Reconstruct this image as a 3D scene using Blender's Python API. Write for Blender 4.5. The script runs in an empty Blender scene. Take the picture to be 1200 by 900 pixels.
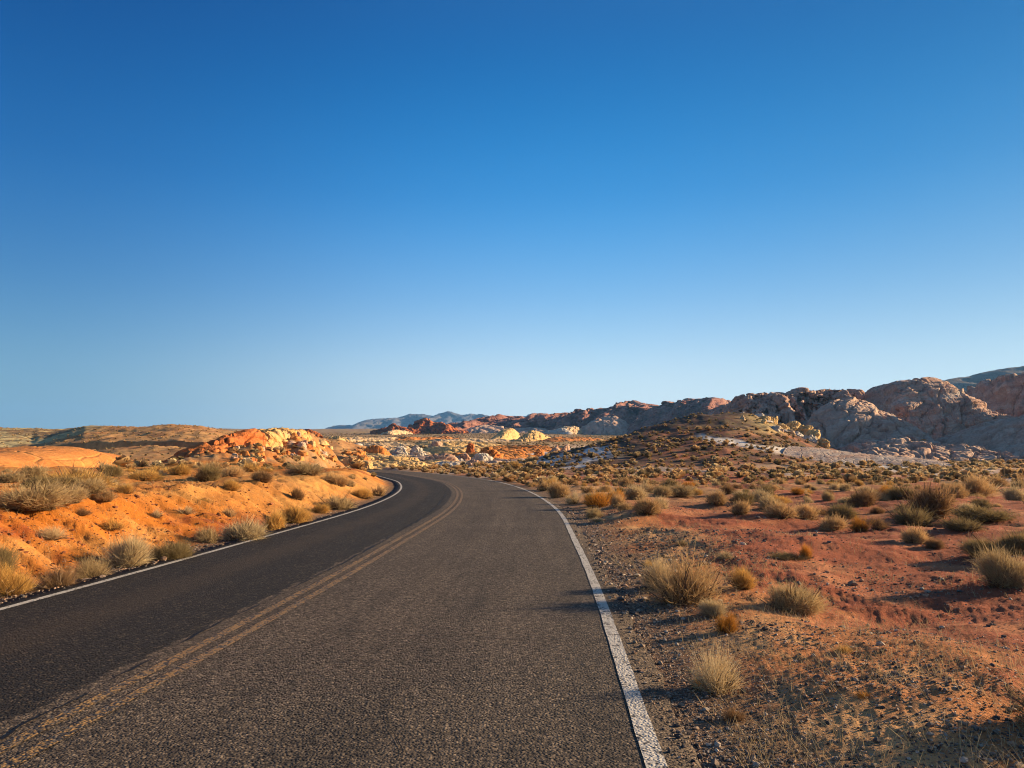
import bpy, math, random
import numpy as np
from mathutils import Vector
rnd = random.Random(7)
RNG = np.random.default_rng(11)
SC = bpy.context.scene
COL = SC.collection

# ------------------------------------------------------------------ camera, sky, sun, exposure
CAM_H = 1.65
FPX = 832.0                                   # focal length in pixels of the 1200 px wide photograph
PITCH = math.atan(90 / FPX)
cam_d = bpy.data.cameras.new('camera'); cam = bpy.data.objects.new('camera', cam_d); COL.objects.link(cam)
cam_d.sensor_width = 36; cam_d.lens = FPX / 1200 * 36
cam_d.clip_start = 0.1; cam_d.clip_end = 60000
cam.location = (0, 0, CAM_H); cam.rotation_euler = (math.pi / 2 + PITCH, 0, 0)
SC.camera = cam
SUN_AZ, SUN_EL = math.radians(74), math.radians(15)
w = bpy.data.worlds.new('World'); SC.world = w; w.use_nodes = True
nt = w.node_tree; nt.nodes.clear()
out = nt.nodes.new('ShaderNodeOutputWorld'); bg = nt.nodes.new('ShaderNodeBackground')
sky = nt.nodes.new('ShaderNodeTexSky'); sky.sky_type = 'NISHITA'; sky.sun_disc = False
sky.sun_elevation = SUN_EL; sky.sun_rotation = SUN_AZ
sky.altitude = 600; sky.air_density = 1.0; sky.dust_density = 1.0; sky.ozone_density = 3.0
def vec(op, a, v):
    n_ = nt.nodes.new('ShaderNodeVectorMath'); n_.operation = op; nt.links.new(a, n_.inputs[0]); n_.inputs[1].default_value = v; return n_.outputs[0]
gm = nt.nodes.new('ShaderNodeGamma'); gm.inputs['Gamma'].default_value = 1.35              # a deeper, polarised blue
hs = nt.nodes.new('ShaderNodeHueSaturation'); hs.inputs['Saturation'].default_value = 1.32; hs.inputs['Hue'].default_value = 0.503
nt.links.new(vec('MULTIPLY', sky.outputs[0], (0.1, 0.1, 0.1)), gm.inputs['Color'])
nt.links.new(gm.outputs[0], hs.inputs['Color'])
# clear dry desert sky: bleached near the skyline, deep blue above, made paler overhead to fill the shade; mixed with the Nishita sky
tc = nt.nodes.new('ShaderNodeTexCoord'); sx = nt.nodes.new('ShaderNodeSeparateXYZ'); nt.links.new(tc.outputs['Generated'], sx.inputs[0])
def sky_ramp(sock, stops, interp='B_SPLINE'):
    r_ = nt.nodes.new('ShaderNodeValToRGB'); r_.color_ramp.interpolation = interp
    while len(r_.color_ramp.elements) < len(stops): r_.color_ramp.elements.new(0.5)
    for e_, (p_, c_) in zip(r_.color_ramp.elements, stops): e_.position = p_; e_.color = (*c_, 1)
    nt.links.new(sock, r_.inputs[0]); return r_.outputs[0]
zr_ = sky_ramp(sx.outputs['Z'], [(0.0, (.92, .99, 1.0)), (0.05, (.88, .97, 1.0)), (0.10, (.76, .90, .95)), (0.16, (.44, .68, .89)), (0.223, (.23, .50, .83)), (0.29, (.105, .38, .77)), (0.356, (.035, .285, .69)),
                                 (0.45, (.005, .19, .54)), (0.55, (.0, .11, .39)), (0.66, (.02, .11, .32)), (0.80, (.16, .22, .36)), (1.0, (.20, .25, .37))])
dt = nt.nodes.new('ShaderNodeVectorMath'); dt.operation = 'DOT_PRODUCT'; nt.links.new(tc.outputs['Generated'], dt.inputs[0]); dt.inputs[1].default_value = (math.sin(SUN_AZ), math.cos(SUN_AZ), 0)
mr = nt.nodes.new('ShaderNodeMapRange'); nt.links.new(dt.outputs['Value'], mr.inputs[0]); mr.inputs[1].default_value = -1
az_ = sky_ramp(mr.outputs[0], [(0.0, (.85, .88, .90)), (0.20, (.62, .70, .76)), (0.33, (.12, .33, .48)), (0.50, (.74, .82, .88)), (0.64, (1.06, 1.04, 1.02)), (0.76, (1.0, .97, .95)), (0.90, (.80, .74, .70)), (1.0, (.8, .72, .64))])  # raised behind the view to fill shaded faces; left dip imitates lens falloff
def vmul2(a, b, op='MULTIPLY'):
    n_ = nt.nodes.new('ShaderNodeVectorMath'); n_.operation = op; nt.links.new(a, n_.inputs[0]); nt.links.new(b, n_.inputs[1]); return n_.outputs[0]
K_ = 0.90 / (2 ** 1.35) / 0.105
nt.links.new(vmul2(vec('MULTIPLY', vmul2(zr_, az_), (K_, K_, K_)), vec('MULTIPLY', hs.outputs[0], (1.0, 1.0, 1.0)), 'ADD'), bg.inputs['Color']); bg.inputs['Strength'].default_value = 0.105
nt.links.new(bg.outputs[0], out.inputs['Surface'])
sd = bpy.data.lights.new('sun', 'SUN'); sun = bpy.data.objects.new('sun', sd); COL.objects.link(sun)
sd.energy = 5.0; sd.angle = math.radians(0.5); sd.color = (1.0, 0.755, 0.46)
SUN_DIR = Vector((math.sin(SUN_AZ) * math.cos(SUN_EL), math.cos(SUN_AZ) * math.cos(SUN_EL), math.sin(SUN_EL)))
sun.rotation_euler = SUN_DIR.to_track_quat('Z', 'Y').to_euler()
sun.location = (60, 20, 40)
SC.view_settings.view_transform = 'Standard'; SC.view_settings.look = 'None'
SC.view_settings.exposure = 1.42
SC.view_settings.use_curve_mapping = False
SC.render.engine = 'CYCLES'
SC.cycles.max_bounces = 5; SC.cycles.diffuse_bounces = 3; SC.cycles.transmission_bounces = 3
SC.cycles.volume_bounces = 0
SC.cycles.filter_width = 1.1; SC.cycles.use_denoising = True

# ------------------------------------------------------------------ noise
def _h(ix, iy, iz, seed):
    h = (ix.astype(np.uint32) * np.uint32(374761393) + iy.astype(np.uint32) * np.uint32(668265263)
         + iz.astype(np.uint32) * np.uint32(2246822519) + np.uint32(seed * 3266489917 & 0xffffffff))
    h = (h ^ (h >> np.uint32(13))) * np.uint32(1274126177)
    return h ^ (h >> np.uint32(16))
def noise3(p, seed=0):
    p = np.asarray(p, np.float64); f = np.floor(p); i = f.astype(np.int64); d = (p - f).astype(np.float32)
    u = d * d * d * (d * (d * 6 - 15) + 10); res = 0
    for a in (0, 1):
        for b in (0, 1):
            for c in (0, 1):
                h = _h(i[..., 0] + a, i[..., 1] + b, i[..., 2] + c, seed)
                gx = ((h & 255).astype(np.float32) / 127.5 - 1); gy = ((h >> 8 & 255).astype(np.float32) / 127.5 - 1)
                gz = ((h >> 16 & 255).astype(np.float32) / 127.5 - 1)
                v = gx * (d[..., 0] - a) + gy * (d[..., 1] - b) + gz * (d[..., 2] - c)
                wt = (u[..., 0] if a else 1 - u[..., 0]) * (u[..., 1] if b else 1 - u[..., 1]) * (u[..., 2] if c else 1 - u[..., 2])
                res = res + v * wt
    return res * 1.4
def noise2(x, y, seed=0):
    fx, fy = np.floor(x), np.floor(y); ix, iy = fx.astype(np.int64), fy.astype(np.int64)
    dx, dy = (x - fx).astype(np.float32), (y - fy).astype(np.float32)
    ux = dx * dx * dx * (dx * (dx * 6 - 15) + 10); uy = dy * dy * dy * (dy * (dy * 6 - 15) + 10); res = 0
    z = np.zeros_like(ix)
    for a in (0, 1):
        for b in (0, 1):
            h = _h(ix + a, iy + b, z, seed); ang = (h & 1023).astype(np.float32) * (2 * math.pi / 1024)
            res = res + (np.cos(ang) * (dx - a) + np.sin(ang) * (dy - b)) * (ux if a else 1 - ux) * (uy if b else 1 - uy)
    return res * 1.5
def fbm2(x, y, sc, oct, seed=0, gain=0.5):
    r, a, t = 0, 1.0, 0
    for k in range(oct):
        r = r + a * noise2(x / sc, y / sc, seed + k * 17); t += a; a *= gain; sc /= 2.03
    return r / t
def fbm3(p, sc, oct, seed=0, gain=0.5, ridged=False):
    r, a, t = 0, 1.0, 0
    for k in range(oct):
        n = noise3(np.asarray(p) / sc, seed + k * 17)
        r = r + a * ((1 - 2 * np.abs(n)) if ridged else n); t += a; a *= gain; sc /= 2.03
    return r / t
def sst(a, b, x):
    t = np.clip((x - a) / (b - a), 0, 1); return t * t * (3 - 2 * t)
def lerp(a, b, t): return a + (b - a) * t

# ------------------------------------------------------------------ photo geometry helpers
def ray(px, py):
    a = (px - 600) / FPX; b = -(py - 450) / FPX
    return np.array((a, math.cos(PITCH) - b * math.sin(PITCH), math.sin(PITCH) + b * math.cos(PITCH)))
def at(px, py, Y):
    d = ray(px, py); return np.array((0, 0, CAM_H)) + d * (Y / d[1])
def project(X, Y, Z):
    Zr = Z - CAM_H; c, s = math.cos(PITCH), math.sin(PITCH)
    dep = np.maximum(Y * c + Zr * s, 0.05); up = -Y * s + Zr * c
    return 600 + FPX * X / dep, 450 - FPX * up / dep
def zray(py, Y): return CAM_H + Y * (540 - py) / FPX

# ------------------------------------------------------------------ the road's line
C_PX = [(0, 885), (200, 780), (300, 730), (400, 678), (467, 633), (500, 616), (520, 605), (535, 592), (539.5, 581), (539, 576), (533, 570), (520, 564), (493, 559), (467, 555)]
pts = []
for px, py in C_PX:
    d = ray(px, py); t = -CAM_H / d[2]; pts.append(d[:2] * t)
pts = [(-9, -160), (-5.2, -60), (-3.9, -20), (-3.3, -6), (-3.03, 1)] + pts + [(-24, 112), (-40, 132), (-64, 150), (-110, 168), (-220, 185)]
pts = np.array(pts, float)
seg = np.r_[0, np.cumsum(np.hypot(*np.diff(pts, axis=0).T))]
tt = np.arange(0, seg[-1], 0.5)
path = np.c_[np.interp(tt, seg, pts[:, 0]), np.interp(tt, seg, pts[:, 1])]
def gsmooth(a, sig):
    k = np.exp(-0.5 * (np.arange(-3 * sig, 3 * sig + 1) / sig) ** 2); k /= k.sum()
    return np.convolve(np.pad(a, 3 * sig, mode='edge'), k, mode='valid')
path = np.c_[gsmooth(path[:, 0], 7), gsmooth(path[:, 1], 7)]
tan = np.gradient(path, axis=0); tan /= np.linalg.norm(tan, axis=1)[:, None]
nor = np.c_[tan[:, 1], -tan[:, 0]]                            # to the right of travel
WR, WL = 3.63, 3.10                                          # centre to white lines
ER, EL = WR + 0.24, WL + 0.34                                # edges of the asphalt
WID = 1 + 0.22 * sst(25, 75, path[:, 1])                     # the far bend is a little wider

def base_profile(X, Y):
    r = np.hypot(X, Y); d = np.where(Y > 0.6 * r, Y, 0.6 * r + 0 * Y)
    kx = [0, 60, 95, 130, 160, 200, 300, 500, 800, 1200, 2000, 3200, 9000, 30000]
    yc = [0, 0, 0, 547.5, 543, 536.5, 526, 517, 511, 507, 504.5, 503.5, 505, 520]
    zc = [0, 0, 0] + [CAM_H + k * (540 - y) / FPX for k, y in zip(kx[3:], yc[3:])]
    zc = np.interp(d, kx, zc)
    kr = [0, 40, 60, 80, 100, 130, 200, 300, 500, 800, 1200, 2000, 3200, 9000, 30000]
    yr = [0, 0, 0, 553.5, 547.5, 542, 533, 526, 518, 512, 507, 504.5, 503.5, 505, 520]
    zr = np.interp(d, kr, [0, 0, 0.06] + [CAM_H + k * (540 - y) / FPX for k, y in zip(kr[3:], yr[3:])])
    px = 600 + FPX * X / np.maximum(d, 1)
    return lerp(zc, zr, sst(620, 760, px))
zpath = gsmooth(base_profile(path[:, 0], path[:, 1]), 12)

def road_field(X, Y):
    """signed distance to the centre line over the local width, and the road's height"""
    X = np.asarray(X, np.float32).ravel(); Y = np.asarray(Y, np.float32).ravel()
    s = np.full(X.shape, 1e3, np.float32); zr = np.zeros_like(s); wd = np.ones_like(s)
    near = np.where(np.hypot(X, Y) < 260)[0]
    P = path.astype(np.float32)[::2]; T = tan[::2]; Z = zpath[::2]; W = WID[::2]
    for c in range(0, len(near), 20000):
        ix = near[c:c + 20000]
        dx = X[ix, None] - P[None, :, 0]; dy = Y[ix, None] - P[None, :, 1]
        k = np.argmin(dx * dx + dy * dy, axis=1); a = np.arange(len(ix))
        sx, sy = dx[a, k], dy[a, k]
        perp = T[k, 1] * sx - T[k, 0] * sy
        dist = np.hypot(sx, sy)
        s[ix] = np.where(dist > 1.5, np.sign(perp) * dist, perp); zr[ix] = Z[k]; wd[ix] = W[k]
    return s, zr, wd

# hills that are part of the ground: (photo x, crest y, crest depth, foot depth, back depth)
HILLS = {
 'brown': [(40, 536, 200, 95, 420), (70, 524, 205, 92, 420), (100, 512, 215, 90, 420), (150, 503.5, 220, 85, 430), (185, 499, 225, 85, 430), (215, 497, 225, 85, 430), (235, 498, 225, 85, 430),
           (255, 502, 225, 85, 430), (275, 504.5, 225, 90, 430), (310, 507, 225, 95, 430), (350, 511, 225, 105, 430), (400, 517, 225, 120, 430), (450, 533, 225, 130, 430)],
 'cream': [(-400, 496, 300, 110, 600), (-120, 498, 300, 110, 600), (0, 501, 300, 110, 600), (25, 501.5, 300, 110, 600), (45, 503, 300, 110, 600), (60, 507, 300, 120, 600), (85, 509.5, 300, 130, 600),
           (120, 513, 300, 150, 600), (170, 523, 300, 180, 600)],
 'rubble': [(225, 549, 62, 52, 100), (245, 545.5, 65, 53, 105), (262, 540, 68, 54, 110), (278, 535, 71, 55, 115), (295, 529, 75, 57, 120), (315, 521, 81, 60, 130), (335, 514, 88, 63, 140), (350, 510.5, 93, 66, 145), (366, 511.5, 98, 69, 150),
            (378, 517, 102, 74, 155), (392, 526, 108, 80, 165), (410, 538, 112, 88, 175), (440, 548, 116, 95, 180)],
 'dark': [(575, 549, 120, 96, 200), (620, 541, 122, 92, 200), (660, 530, 125, 90, 210), (700, 519, 130, 88, 220), (730, 509, 134, 87, 225), (760, 498, 140, 86, 230), (790, 490.5, 146, 86, 240),
          (820, 484.5, 150, 86, 245), (850, 482, 150, 86, 245), (875, 484, 150, 88, 245), (900, 491, 150, 90, 245), (925, 504, 150, 92, 240), (955, 518, 150, 94, 240), (990, 531, 150, 96, 240), (1030, 541, 150, 100, 240)],
}
def hill_parts(X, Y):
    px = 600 + FPX * X / np.maximum(Y, 1); res = {}
    for n, L in HILLS.items():
        A = np.array(L, float); xs = A[:, 0]; q = np.clip(px, xs[0], xs[-1])
        cy, D, Y0, Yb = (np.interp(q, xs, A[:, k]) for k in (1, 2, 3, 4))
        zc = zray(cy, D); zb = base_profile((q - 600) / FPX * D, D)
        amp = np.maximum(zc - zb, 0) * (Y > 5) * sst(xs[0] - 60, xs[0], px) * (1 - sst(xs[-1], xs[-1] + 60, px))
        t = np.clip((Y - Y0) / (D - Y0), 0, 1)
        p = 0.45 * t + 0.55 * t * t * (3 - 2 * t); b = 1 - sst(0, 1, (Y - D) / (Yb - D))
        res[n] = amp * np.where(Y < D, p, b)
    return res

def ground_height(X, Y, want_masks=False):
    shp = np.shape(X); X = np.asarray(X, float).ravel(); Y = np.asarray(Y, float).ravel()
    r = np.hypot(X, Y); zb = base_profile(X, Y)
    s, zr, wd = road_field(X, Y)
    inr = np.where(s > 0, s / (ER * wd), -s / (EL * wd))
    off = np.where(s > 0, s - ER * wd, -s - EL * wd)                 # metres beyond the asphalt
    left = s < 0
    wob = fbm2(X, Y, 9, 3, 3)
    bank = (1.02 + 0.35 * wob) * sst(0.15, 3.3 + 1.6 * wob, off) * (1 - sst(62, 105, r)) * left
    bank = bank * np.where(Y > 66, 1 - sst(66, 82, Y), 1)
    right = (~left) * (1 - sst(70, 120, r)) * sst(0.25, 2.5, off) * (0.10 + 0.30 * np.clip(fbm2(X, Y, 7, 3, 21), -0.4, 1))
    hp = hill_parts(X, Y)
    hp['rubble'] = hp['rubble'] * (1 + 0.5 * fbm2(X, Y, 7, 4, 45)) + sst(0.2, 1.5, hp['rubble']) * (0.8 * fbm2(X, Y, 3, 4, 46, 0.6) + 0.35 * np.maximum(0, noise2(X / 0.9, Y / 0.9, 48)))
    hl = sum(hp.values())
    z = zb + bank + right + hl
    offk = sst(0.0, 2.2, off)
    # lumps, runnels, clods
    z = z + offk * (0.24 * fbm2(X, Y, 3.1, 4, 5) + 0.5 * sst(60, 200, r) * fbm2(X, Y, 16, 4, 6))
    z = z + offk * (1 - sst(30, 90, r)) * (np.where(left, 0.10, 0.05) * fbm2(X, Y, 0.7, 5, 7, 0.62) + 0.05 * np.maximum(0, fbm2(X, Y, 1.2, 3, 9)) ** 1.0)
    clod = np.maximum(0, noise2(X / 0.21, Y / 0.21, 31) - 0.10) * 0.6 + np.maximum(0, noise2(X / 0.085, Y / 0.085, 32) - 0.10) * 0.55 + 0.25 * np.maximum(0, noise2(X / 0.04, Y / 0.04, 34))
    z = z + sst(0.02, 0.5, off) * (1 - sst(14, 30, r)) * (0.030 * clod * (0.4 + 1.2 * np.clip(fbm2(X, Y, 2.0, 2, 33) + 0.4, 0, 1)) + 0.006 * noise2(X / 0.05, Y / 0.05, 35))
    rill = np.abs(fbm2(Y + 0.3 * X, off * 0.25, 0.9, 3, 47)); z = z - left * (1 - sst(30, 60, r)) * sst(0.3, 1.0, off) * (1 - sst(2.8, 4.5, off)) * 0.11 * np.maximum(0, 0.22 - rill) / 0.22
    # gullies on hills
    rid = 1 - np.abs(fbm2(X, Y, 22, 3, 41)) * 2.2
    z = z - np.minimum(hl, 6) * 0.10 * rid + np.minimum(hl, 5) * 0.10 * fbm2(X, Y, 5, 3, 43)
    # broken slickrock country across the middle
    pxx = 600 + FPX * X / np.maximum(Y, 1)
    bl = sst(105, 125, Y) * (1 - sst(300, 420, Y)) * sst(330, 420, pxx) * (1 - sst(690, 760, pxx))
    z = z + bl * (1.5 * np.maximum(0, fbm2(X, Y * 0.8, 17, 4, 51)) + 0.7 * (fbm2(X, Y, 6, 4, 53)))
    z = z + 9 * sst(500, 1500, r) * fbm2(X, Y, 260, 4, 61)
    # cut for the road
    edge = np.where(np.abs(off) < 30, off, 30)
    z = np.where(edge < 0, zr - 0.06, lerp(zr - 0.03, z, sst(0.0, 1.1, edge)))
    if not want_masks: return z.reshape(shp)
    return z, dict(off=off, left=left, r=r, hp=hp, hl=hl, bl=bl, px=pxx)
def gz(x, y): return float(ground_height(np.array([x]), np.array([y]))[0])

# ------------------------------------------------------------------ mesh helpers
def mesh_from(name, V, Fq, mat=None, smooth=True):
    """V (n,3), Fq (m,k) with one k for all faces"""
    V = np.ascontiguousarray(V, np.float32); Fq = np.ascontiguousarray(Fq, np.int32); k = Fq.shape[1]
    me = bpy.data.meshes.new(name); me.vertices.add(len(V)); me.vertices.foreach_set('co', V.ravel())
    me.loops.add(Fq.size); me.loops.foreach_set('vertex_index', Fq.ravel())
    me.polygons.add(len(Fq)); me.polygons.foreach_set('loop_start', np.arange(0, Fq.size, k, dtype=np.int32))
    me.polygons.foreach_set('use_smooth', np.full(len(Fq), smooth, bool))
    me.update(calc_edges=True)
    if mat: me.materials.append(mat)
    return me
def add_attr(me, name, data, typ='FLOAT'):
    a = me.attributes.new(name, 'FLOAT_COLOR' if typ == 'COLOR' else typ, 'POINT')
    if typ == 'COLOR':
        if data.shape[1] == 3: data = np.c_[data, np.ones(len(data))]
        a.data.foreach_set('color', np.ascontiguousarray(data, np.float32).ravel())
    else: a.data.foreach_set('value', np.ascontiguousarray(data, np.float32).ravel())
def link(name, me, label=None, cat=None, group=None, kind=None, parent=None, loc=None):
    o = bpy.data.objects.new(name, me); COL.objects.link(o)
    if label: o['label'] = label
    if cat: o['category'] = cat
    if group: o['group'] = group
    if kind: o['kind'] = kind
    if parent: o.parent = parent
    if loc is not None: o.location = loc
    return o
def grid_faces(nu, nv, flip=False):
    a = np.arange(nu * nv).reshape(nu, nv)
    q = np.stack([a[:-1, :-1], a[1:, :-1], a[1:, 1:], a[:-1, 1:]], -1).reshape(-1, 4)
    return q[:, ::-1] if flip else q

# ------------------------------------------------------------------ materials
class NT:
    def __init__(s, name):
        s.m = bpy.data.materials.new(name); s.m.use_nodes = True; s.t = s.m.node_tree; s.t.nodes.clear()
        s.out = s.n('ShaderNodeOutputMaterial')
    def n(s, typ, **kw):
        nd = s.t.nodes.new(typ)
        for k, v in kw.items(): setattr(nd, k, v)
        return nd
    def l(s, a, b): s.t.links.new(a, b)
    def put(s, sock, v):
        if isinstance(v, bpy.types.NodeSocket): s.l(v, sock)
        else:
            if sock.type == 'RGBA' and len(v) == 3: v = (*v, 1)
            sock.default_value = v
    def noise(s, vec, scale, detail=4, rough=0.55, dist=0.0):
        nd = s.n('ShaderNodeTexNoise'); nd.inputs['Scale'].default_value = scale; nd.inputs['Detail'].default_value = detail
        nd.inputs['Roughness'].default_value = rough; nd.inputs['Distortion'].default_value = dist; s.l(vec, nd.inputs['Vector']); return nd.outputs['Fac']
    def voro(s, vec, scale, feature='F1', outp='Distance', rand=1.0):
        nd = s.n('ShaderNodeTexVoronoi', feature=feature); nd.inputs['Scale'].default_value = scale; nd.inputs['Randomness'].default_value = rand
        s.l(vec, nd.inputs['Vector']); return nd.outputs[outp]
    def math(s, op, a, b=0.0, c=None, clamp=False):
        nd = s.n('ShaderNodeMath', operation=op, use_clamp=clamp); s.put(nd.inputs[0], a); s.put(nd.inputs[1], b)
        if c is not None: s.put(nd.inputs[2], c)
        return nd.outputs[0]
    def range(s, v, a, b, c=0.0, d=1.0, smooth=False):
        nd = s.n('ShaderNodeMapRange'); nd.interpolation_type = 'SMOOTHSTEP' if smooth else 'LINEAR'
        s.put(nd.inputs[0], v)
        for i, x in enumerate((a, b, c, d)): nd.inputs[i + 1].default_value = x
        return nd.outputs[0]
    def mix(s, f, a, b, blend='MIX'):
        nd = s.n('ShaderNodeMix', data_type='RGBA', blend_type=blend); s.put(nd.inputs[0], f); s.put(nd.inputs[6], a); s.put(nd.inputs[7], b); return nd.outputs[2]
    def ramp(s, f, stops):
        nd = s.n('ShaderNodeValToRGB'); cr = nd.color_ramp
        while len(cr.elements) < len(stops): cr.elements.new(0.5)
        for e, (p, c) in zip(cr.elements, stops): e.position = p; e.color = (*c, 1)
        s.l(f, nd.inputs[0]); return nd.outputs[0]
    def attr(s, name, outp='Color'): nd = s.n('ShaderNodeAttribute', attribute_name=name); return nd.outputs[outp]
    def bump(s, h, strength, dist, normal=None):
        nd = s.n('ShaderNodeBump'); nd.inputs['Strength'].default_value = strength; nd.inputs['Distance'].default_value = dist; s.l(h, nd.inputs['Height'])
        if normal: s.l(normal, nd.inputs['Normal'])
        return nd.outputs[0]
    def vmul(s, vec, v):
        nd = s.n('ShaderNodeVectorMath', operation='MULTIPLY'); s.l(vec, nd.inputs[0]); nd.inputs[1].default_value = v; return nd.outputs[0]
    def pos(s): return s.n('ShaderNodeNewGeometry').outputs['Position']
    def obj(s): return s.n('ShaderNodeTexCoord').outputs['Object']
    def principled(s, col, rough=0.9, normal=None, spec=0.2):
        p = s.n('ShaderNodeBsdfPrincipled'); s.put(p.inputs['Base Color'], col); s.put(p.inputs['Roughness'], rough)
        p.inputs['Specular IOR Level'].default_value = spec
        if normal: s.l(normal, p.inputs['Normal'])
        s.l(p.outputs[0], s.out.inputs['Surface']); return p

def mat_ground():
    s = NT('desert_ground'); P = s.obj(); c = s.attr('tone'); gr = s.attr('gravel', 'Fac'); sc = s.attr('scrub', 'Fac')
    big = s.noise(P, 0.6, 5, 0.6); med = s.noise(P, 5, 5, 0.65); fine = s.noise(P, 38, 4, 0.7)
    v = s.math('ADD', s.range(big, 0.25, 0.75, 0.78, 1.20), s.range(med, 0.25, 0.75, -0.22, 0.22))
    v = s.math('ADD', v, s.range(fine, 0.25, 0.75, -0.25, 0.25))
    vc = s.n('ShaderNodeCombineColor'); [s.l(v, vc.inputs[i]) for i in range(3)]
    col = s.mix(1.0, c, vc.outputs[0], 'MULTIPLY')
    # pebbles
    vor = s.n('ShaderNodeTexVoronoi'); vor.inputs['Scale'].default_value = 42; s.l(P, vor.inputs['Vector'])
    sep = s.n('ShaderNodeSeparateColor'); s.l(vor.outputs['Color'], sep.inputs[0])
    peb = s.ramp(sep.outputs[0], [(0.0, (0.05, 0.04, 0.035)), (0.35, (0.16, 0.12, 0.095)), (0.7, (0.30, 0.22, 0.16)), (1.0, (0.46, 0.38, 0.30))])
    pm = s.math('MULTIPLY', s.math('GREATER_THAN', s.math('ADD', sep.outputs[1], gr), 1.02), s.math('LESS_THAN', vor.outputs['Distance'], 0.52))
    col = s.mix(s.math('MULTIPLY', pm, 0.85), col, peb)
    # far scrub specks (plants too small to see one by one)
    v2 = s.n('ShaderNodeTexVoronoi'); v2.inputs['Scale'].default_value = 0.55; s.l(P, v2.inputs['Vector'])
    v3 = s.voro(P, 0.21)
    sp = s.math('MULTIPLY', s.math('MAXIMUM', s.range(v2.outputs['Distance'], 0.26, 0.42, 1, 0), s.range(v3, 0.2, 0.3, 0.8, 0)), sc)
    col = s.mix(sp, col, s.mix(s.noise(P, 0.9, 2), (0.07, 0.055, 0.03), (0.17, 0.12, 0.055)))
    h = s.math('ADD', s.math('MULTIPLY', fine, 0.5), s.math('MULTIPLY', med, 0.9))
    h = s.math('ADD', h, s.math('MULTIPLY', s.math('MULTIPLY', pm, s.range(vor.outputs['Distance'], 0, 0.5, 1, 0)), 0.5))
    s.principled(col, 0.95, s.bump(h, 0.9, 0.05), 0.1); return s.m
def mat_rock(name, stops, band=0.9, tilt=(0.25, 0.1, 1), varnish=(0.10, 0.05, 0.035), vamt=0.35, bump=0.35, detail=0.7, warpk=1.6):
    """bedded sandstone: colour runs across tilted beds; dark varnish in patches"""
    s = NT(name); P = s.pos(); warp = s.noise(P, 0.10 * band, 4, 0.6)
    d = s.n('ShaderNodeVectorMath', operation='DOT_PRODUCT'); s.l(P, d.inputs[0]); d.inputs[1].default_value = tilt
    t = s.math('ADD', s.math('MULTIPLY', d.outputs['Value'], band * 0.09), s.math('MULTIPLY', warp, warpk))
    bands = s.n('ShaderNodeCombineXYZ'); s.l(t, bands.inputs[2])
    bn = s.noise(bands.outputs[0], 3.2, 4, 0.62)
    bn2 = s.noise(bands.outputs[0], 16, 3, 0.6)
    f = s.math('ADD', s.math('MULTIPLY', bn, 0.8), s.math('MULTIPLY', s.noise(P, 0.22 * band, 4, 0.6), 0.3)); f = s.math('ADD', f, s.math('MULTIPLY', s.math('SUBTRACT', bn2, 0.5), 0.22))
    col = s.ramp(s.range(f, 0.34, 0.76), stops)
    vm = s.range(s.noise(s.vmul(P, (1, 1, 0.45)), 0.45 * band, 6, 0.65), 0.52, 0.72, 0, vamt)
    col = s.mix(vm, col, varnish)
    g = s.noise(P, 2.2 * detail, 6, 0.7); vv = s.range(g, 0.25, 0.75, 0.72, 1.22)
    vc = s.n('ShaderNodeCombineColor'); [s.l(vv, vc.inputs[i]) for i in range(3)]
    col = s.mix(1.0, col, vc.outputs[0], 'MULTIPLY')
    h = s.math('ADD', s.math('MULTIPLY', g, 0.8), s.math('MULTIPLY', bn2, 1.0))
    cr = s.range(s.voro(s.vmul(P, (1, 1, 0.7)), 0.35 * band, 'DISTANCE_TO_EDGE'), 0.0, 0.06, -0.6, 0)
    h = s.math('ADD', h, cr)
    s.principled(col, 0.92, s.bump(h, 0.8, bump), 0.12); return s.m
RED = [(0, (0.22, 0.055, 0.022)), (0.4, (0.42, 0.12, 0.035)), (0.75, (0.52, 0.17, 0.05)), (1, (0.55, 0.24, 0.09))]
ORANGE = [(0, (0.44, 0.15, 0.04)), (0.5, (0.56, 0.21, 0.055)), (1, (0.62, 0.30, 0.10))]
YELLOW = [(0, (0.50, 0.27, 0.11)), (0.4, (0.60, 0.37, 0.15)), (0.8, (0.64, 0.44, 0.20)), (1, (0.68, 0.54, 0.32))]
PINK = [(0, (0.34, 0.14, 0.09)), (0.35, (0.50, 0.27, 0.17)), (0.7, (0.58, 0.42, 0.30)), (1, (0.62, 0.52, 0.40))]
WHITE = [(0, (0.40, 0.27, 0.20)), (0.35, (0.52, 0.43, 0.34)), (1, (0.62, 0.56, 0.48))]
BUFF = [(0, (0.30, 0.14, 0.10)), (0.3, (0.47, 0.26, 0.18)), (0.6, (0.55, 0.36, 0.26)), (0.8, (0.60, 0.47, 0.37)), (1, (0.56, 0.39, 0.29))]
M_RED = mat_rock('red_sandstone', RED); M_ORANGE = mat_rock('orange_slickrock', ORANGE, vamt=0.12, bump=0.15)
M_YELLOW = mat_rock('yellow_sandstone', YELLOW, vamt=0.15); M_PINK = mat_rock('pink_sandstone', PINK, vamt=0.15)
M_WHITE = mat_rock('white_slickrock', WHITE, vamt=0.12); M_BUFF = mat_rock('buff_sandstone', BUFF, band=0.9, tilt=(-0.12, 0.1, 1), vamt=0.28, bump=0.5, warpk=0.7)
CREAM = [(0, (0.48, 0.24, 0.13)), (0.35, (0.60, 0.38, 0.20)), (0.7, (0.66, 0.48, 0.28)), (1, (0.68, 0.55, 0.36))]
M_CREAM = mat_rock('cream_slickrock', CREAM, vamt=0.12, tilt=(0.5, 0.2, 1))
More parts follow.
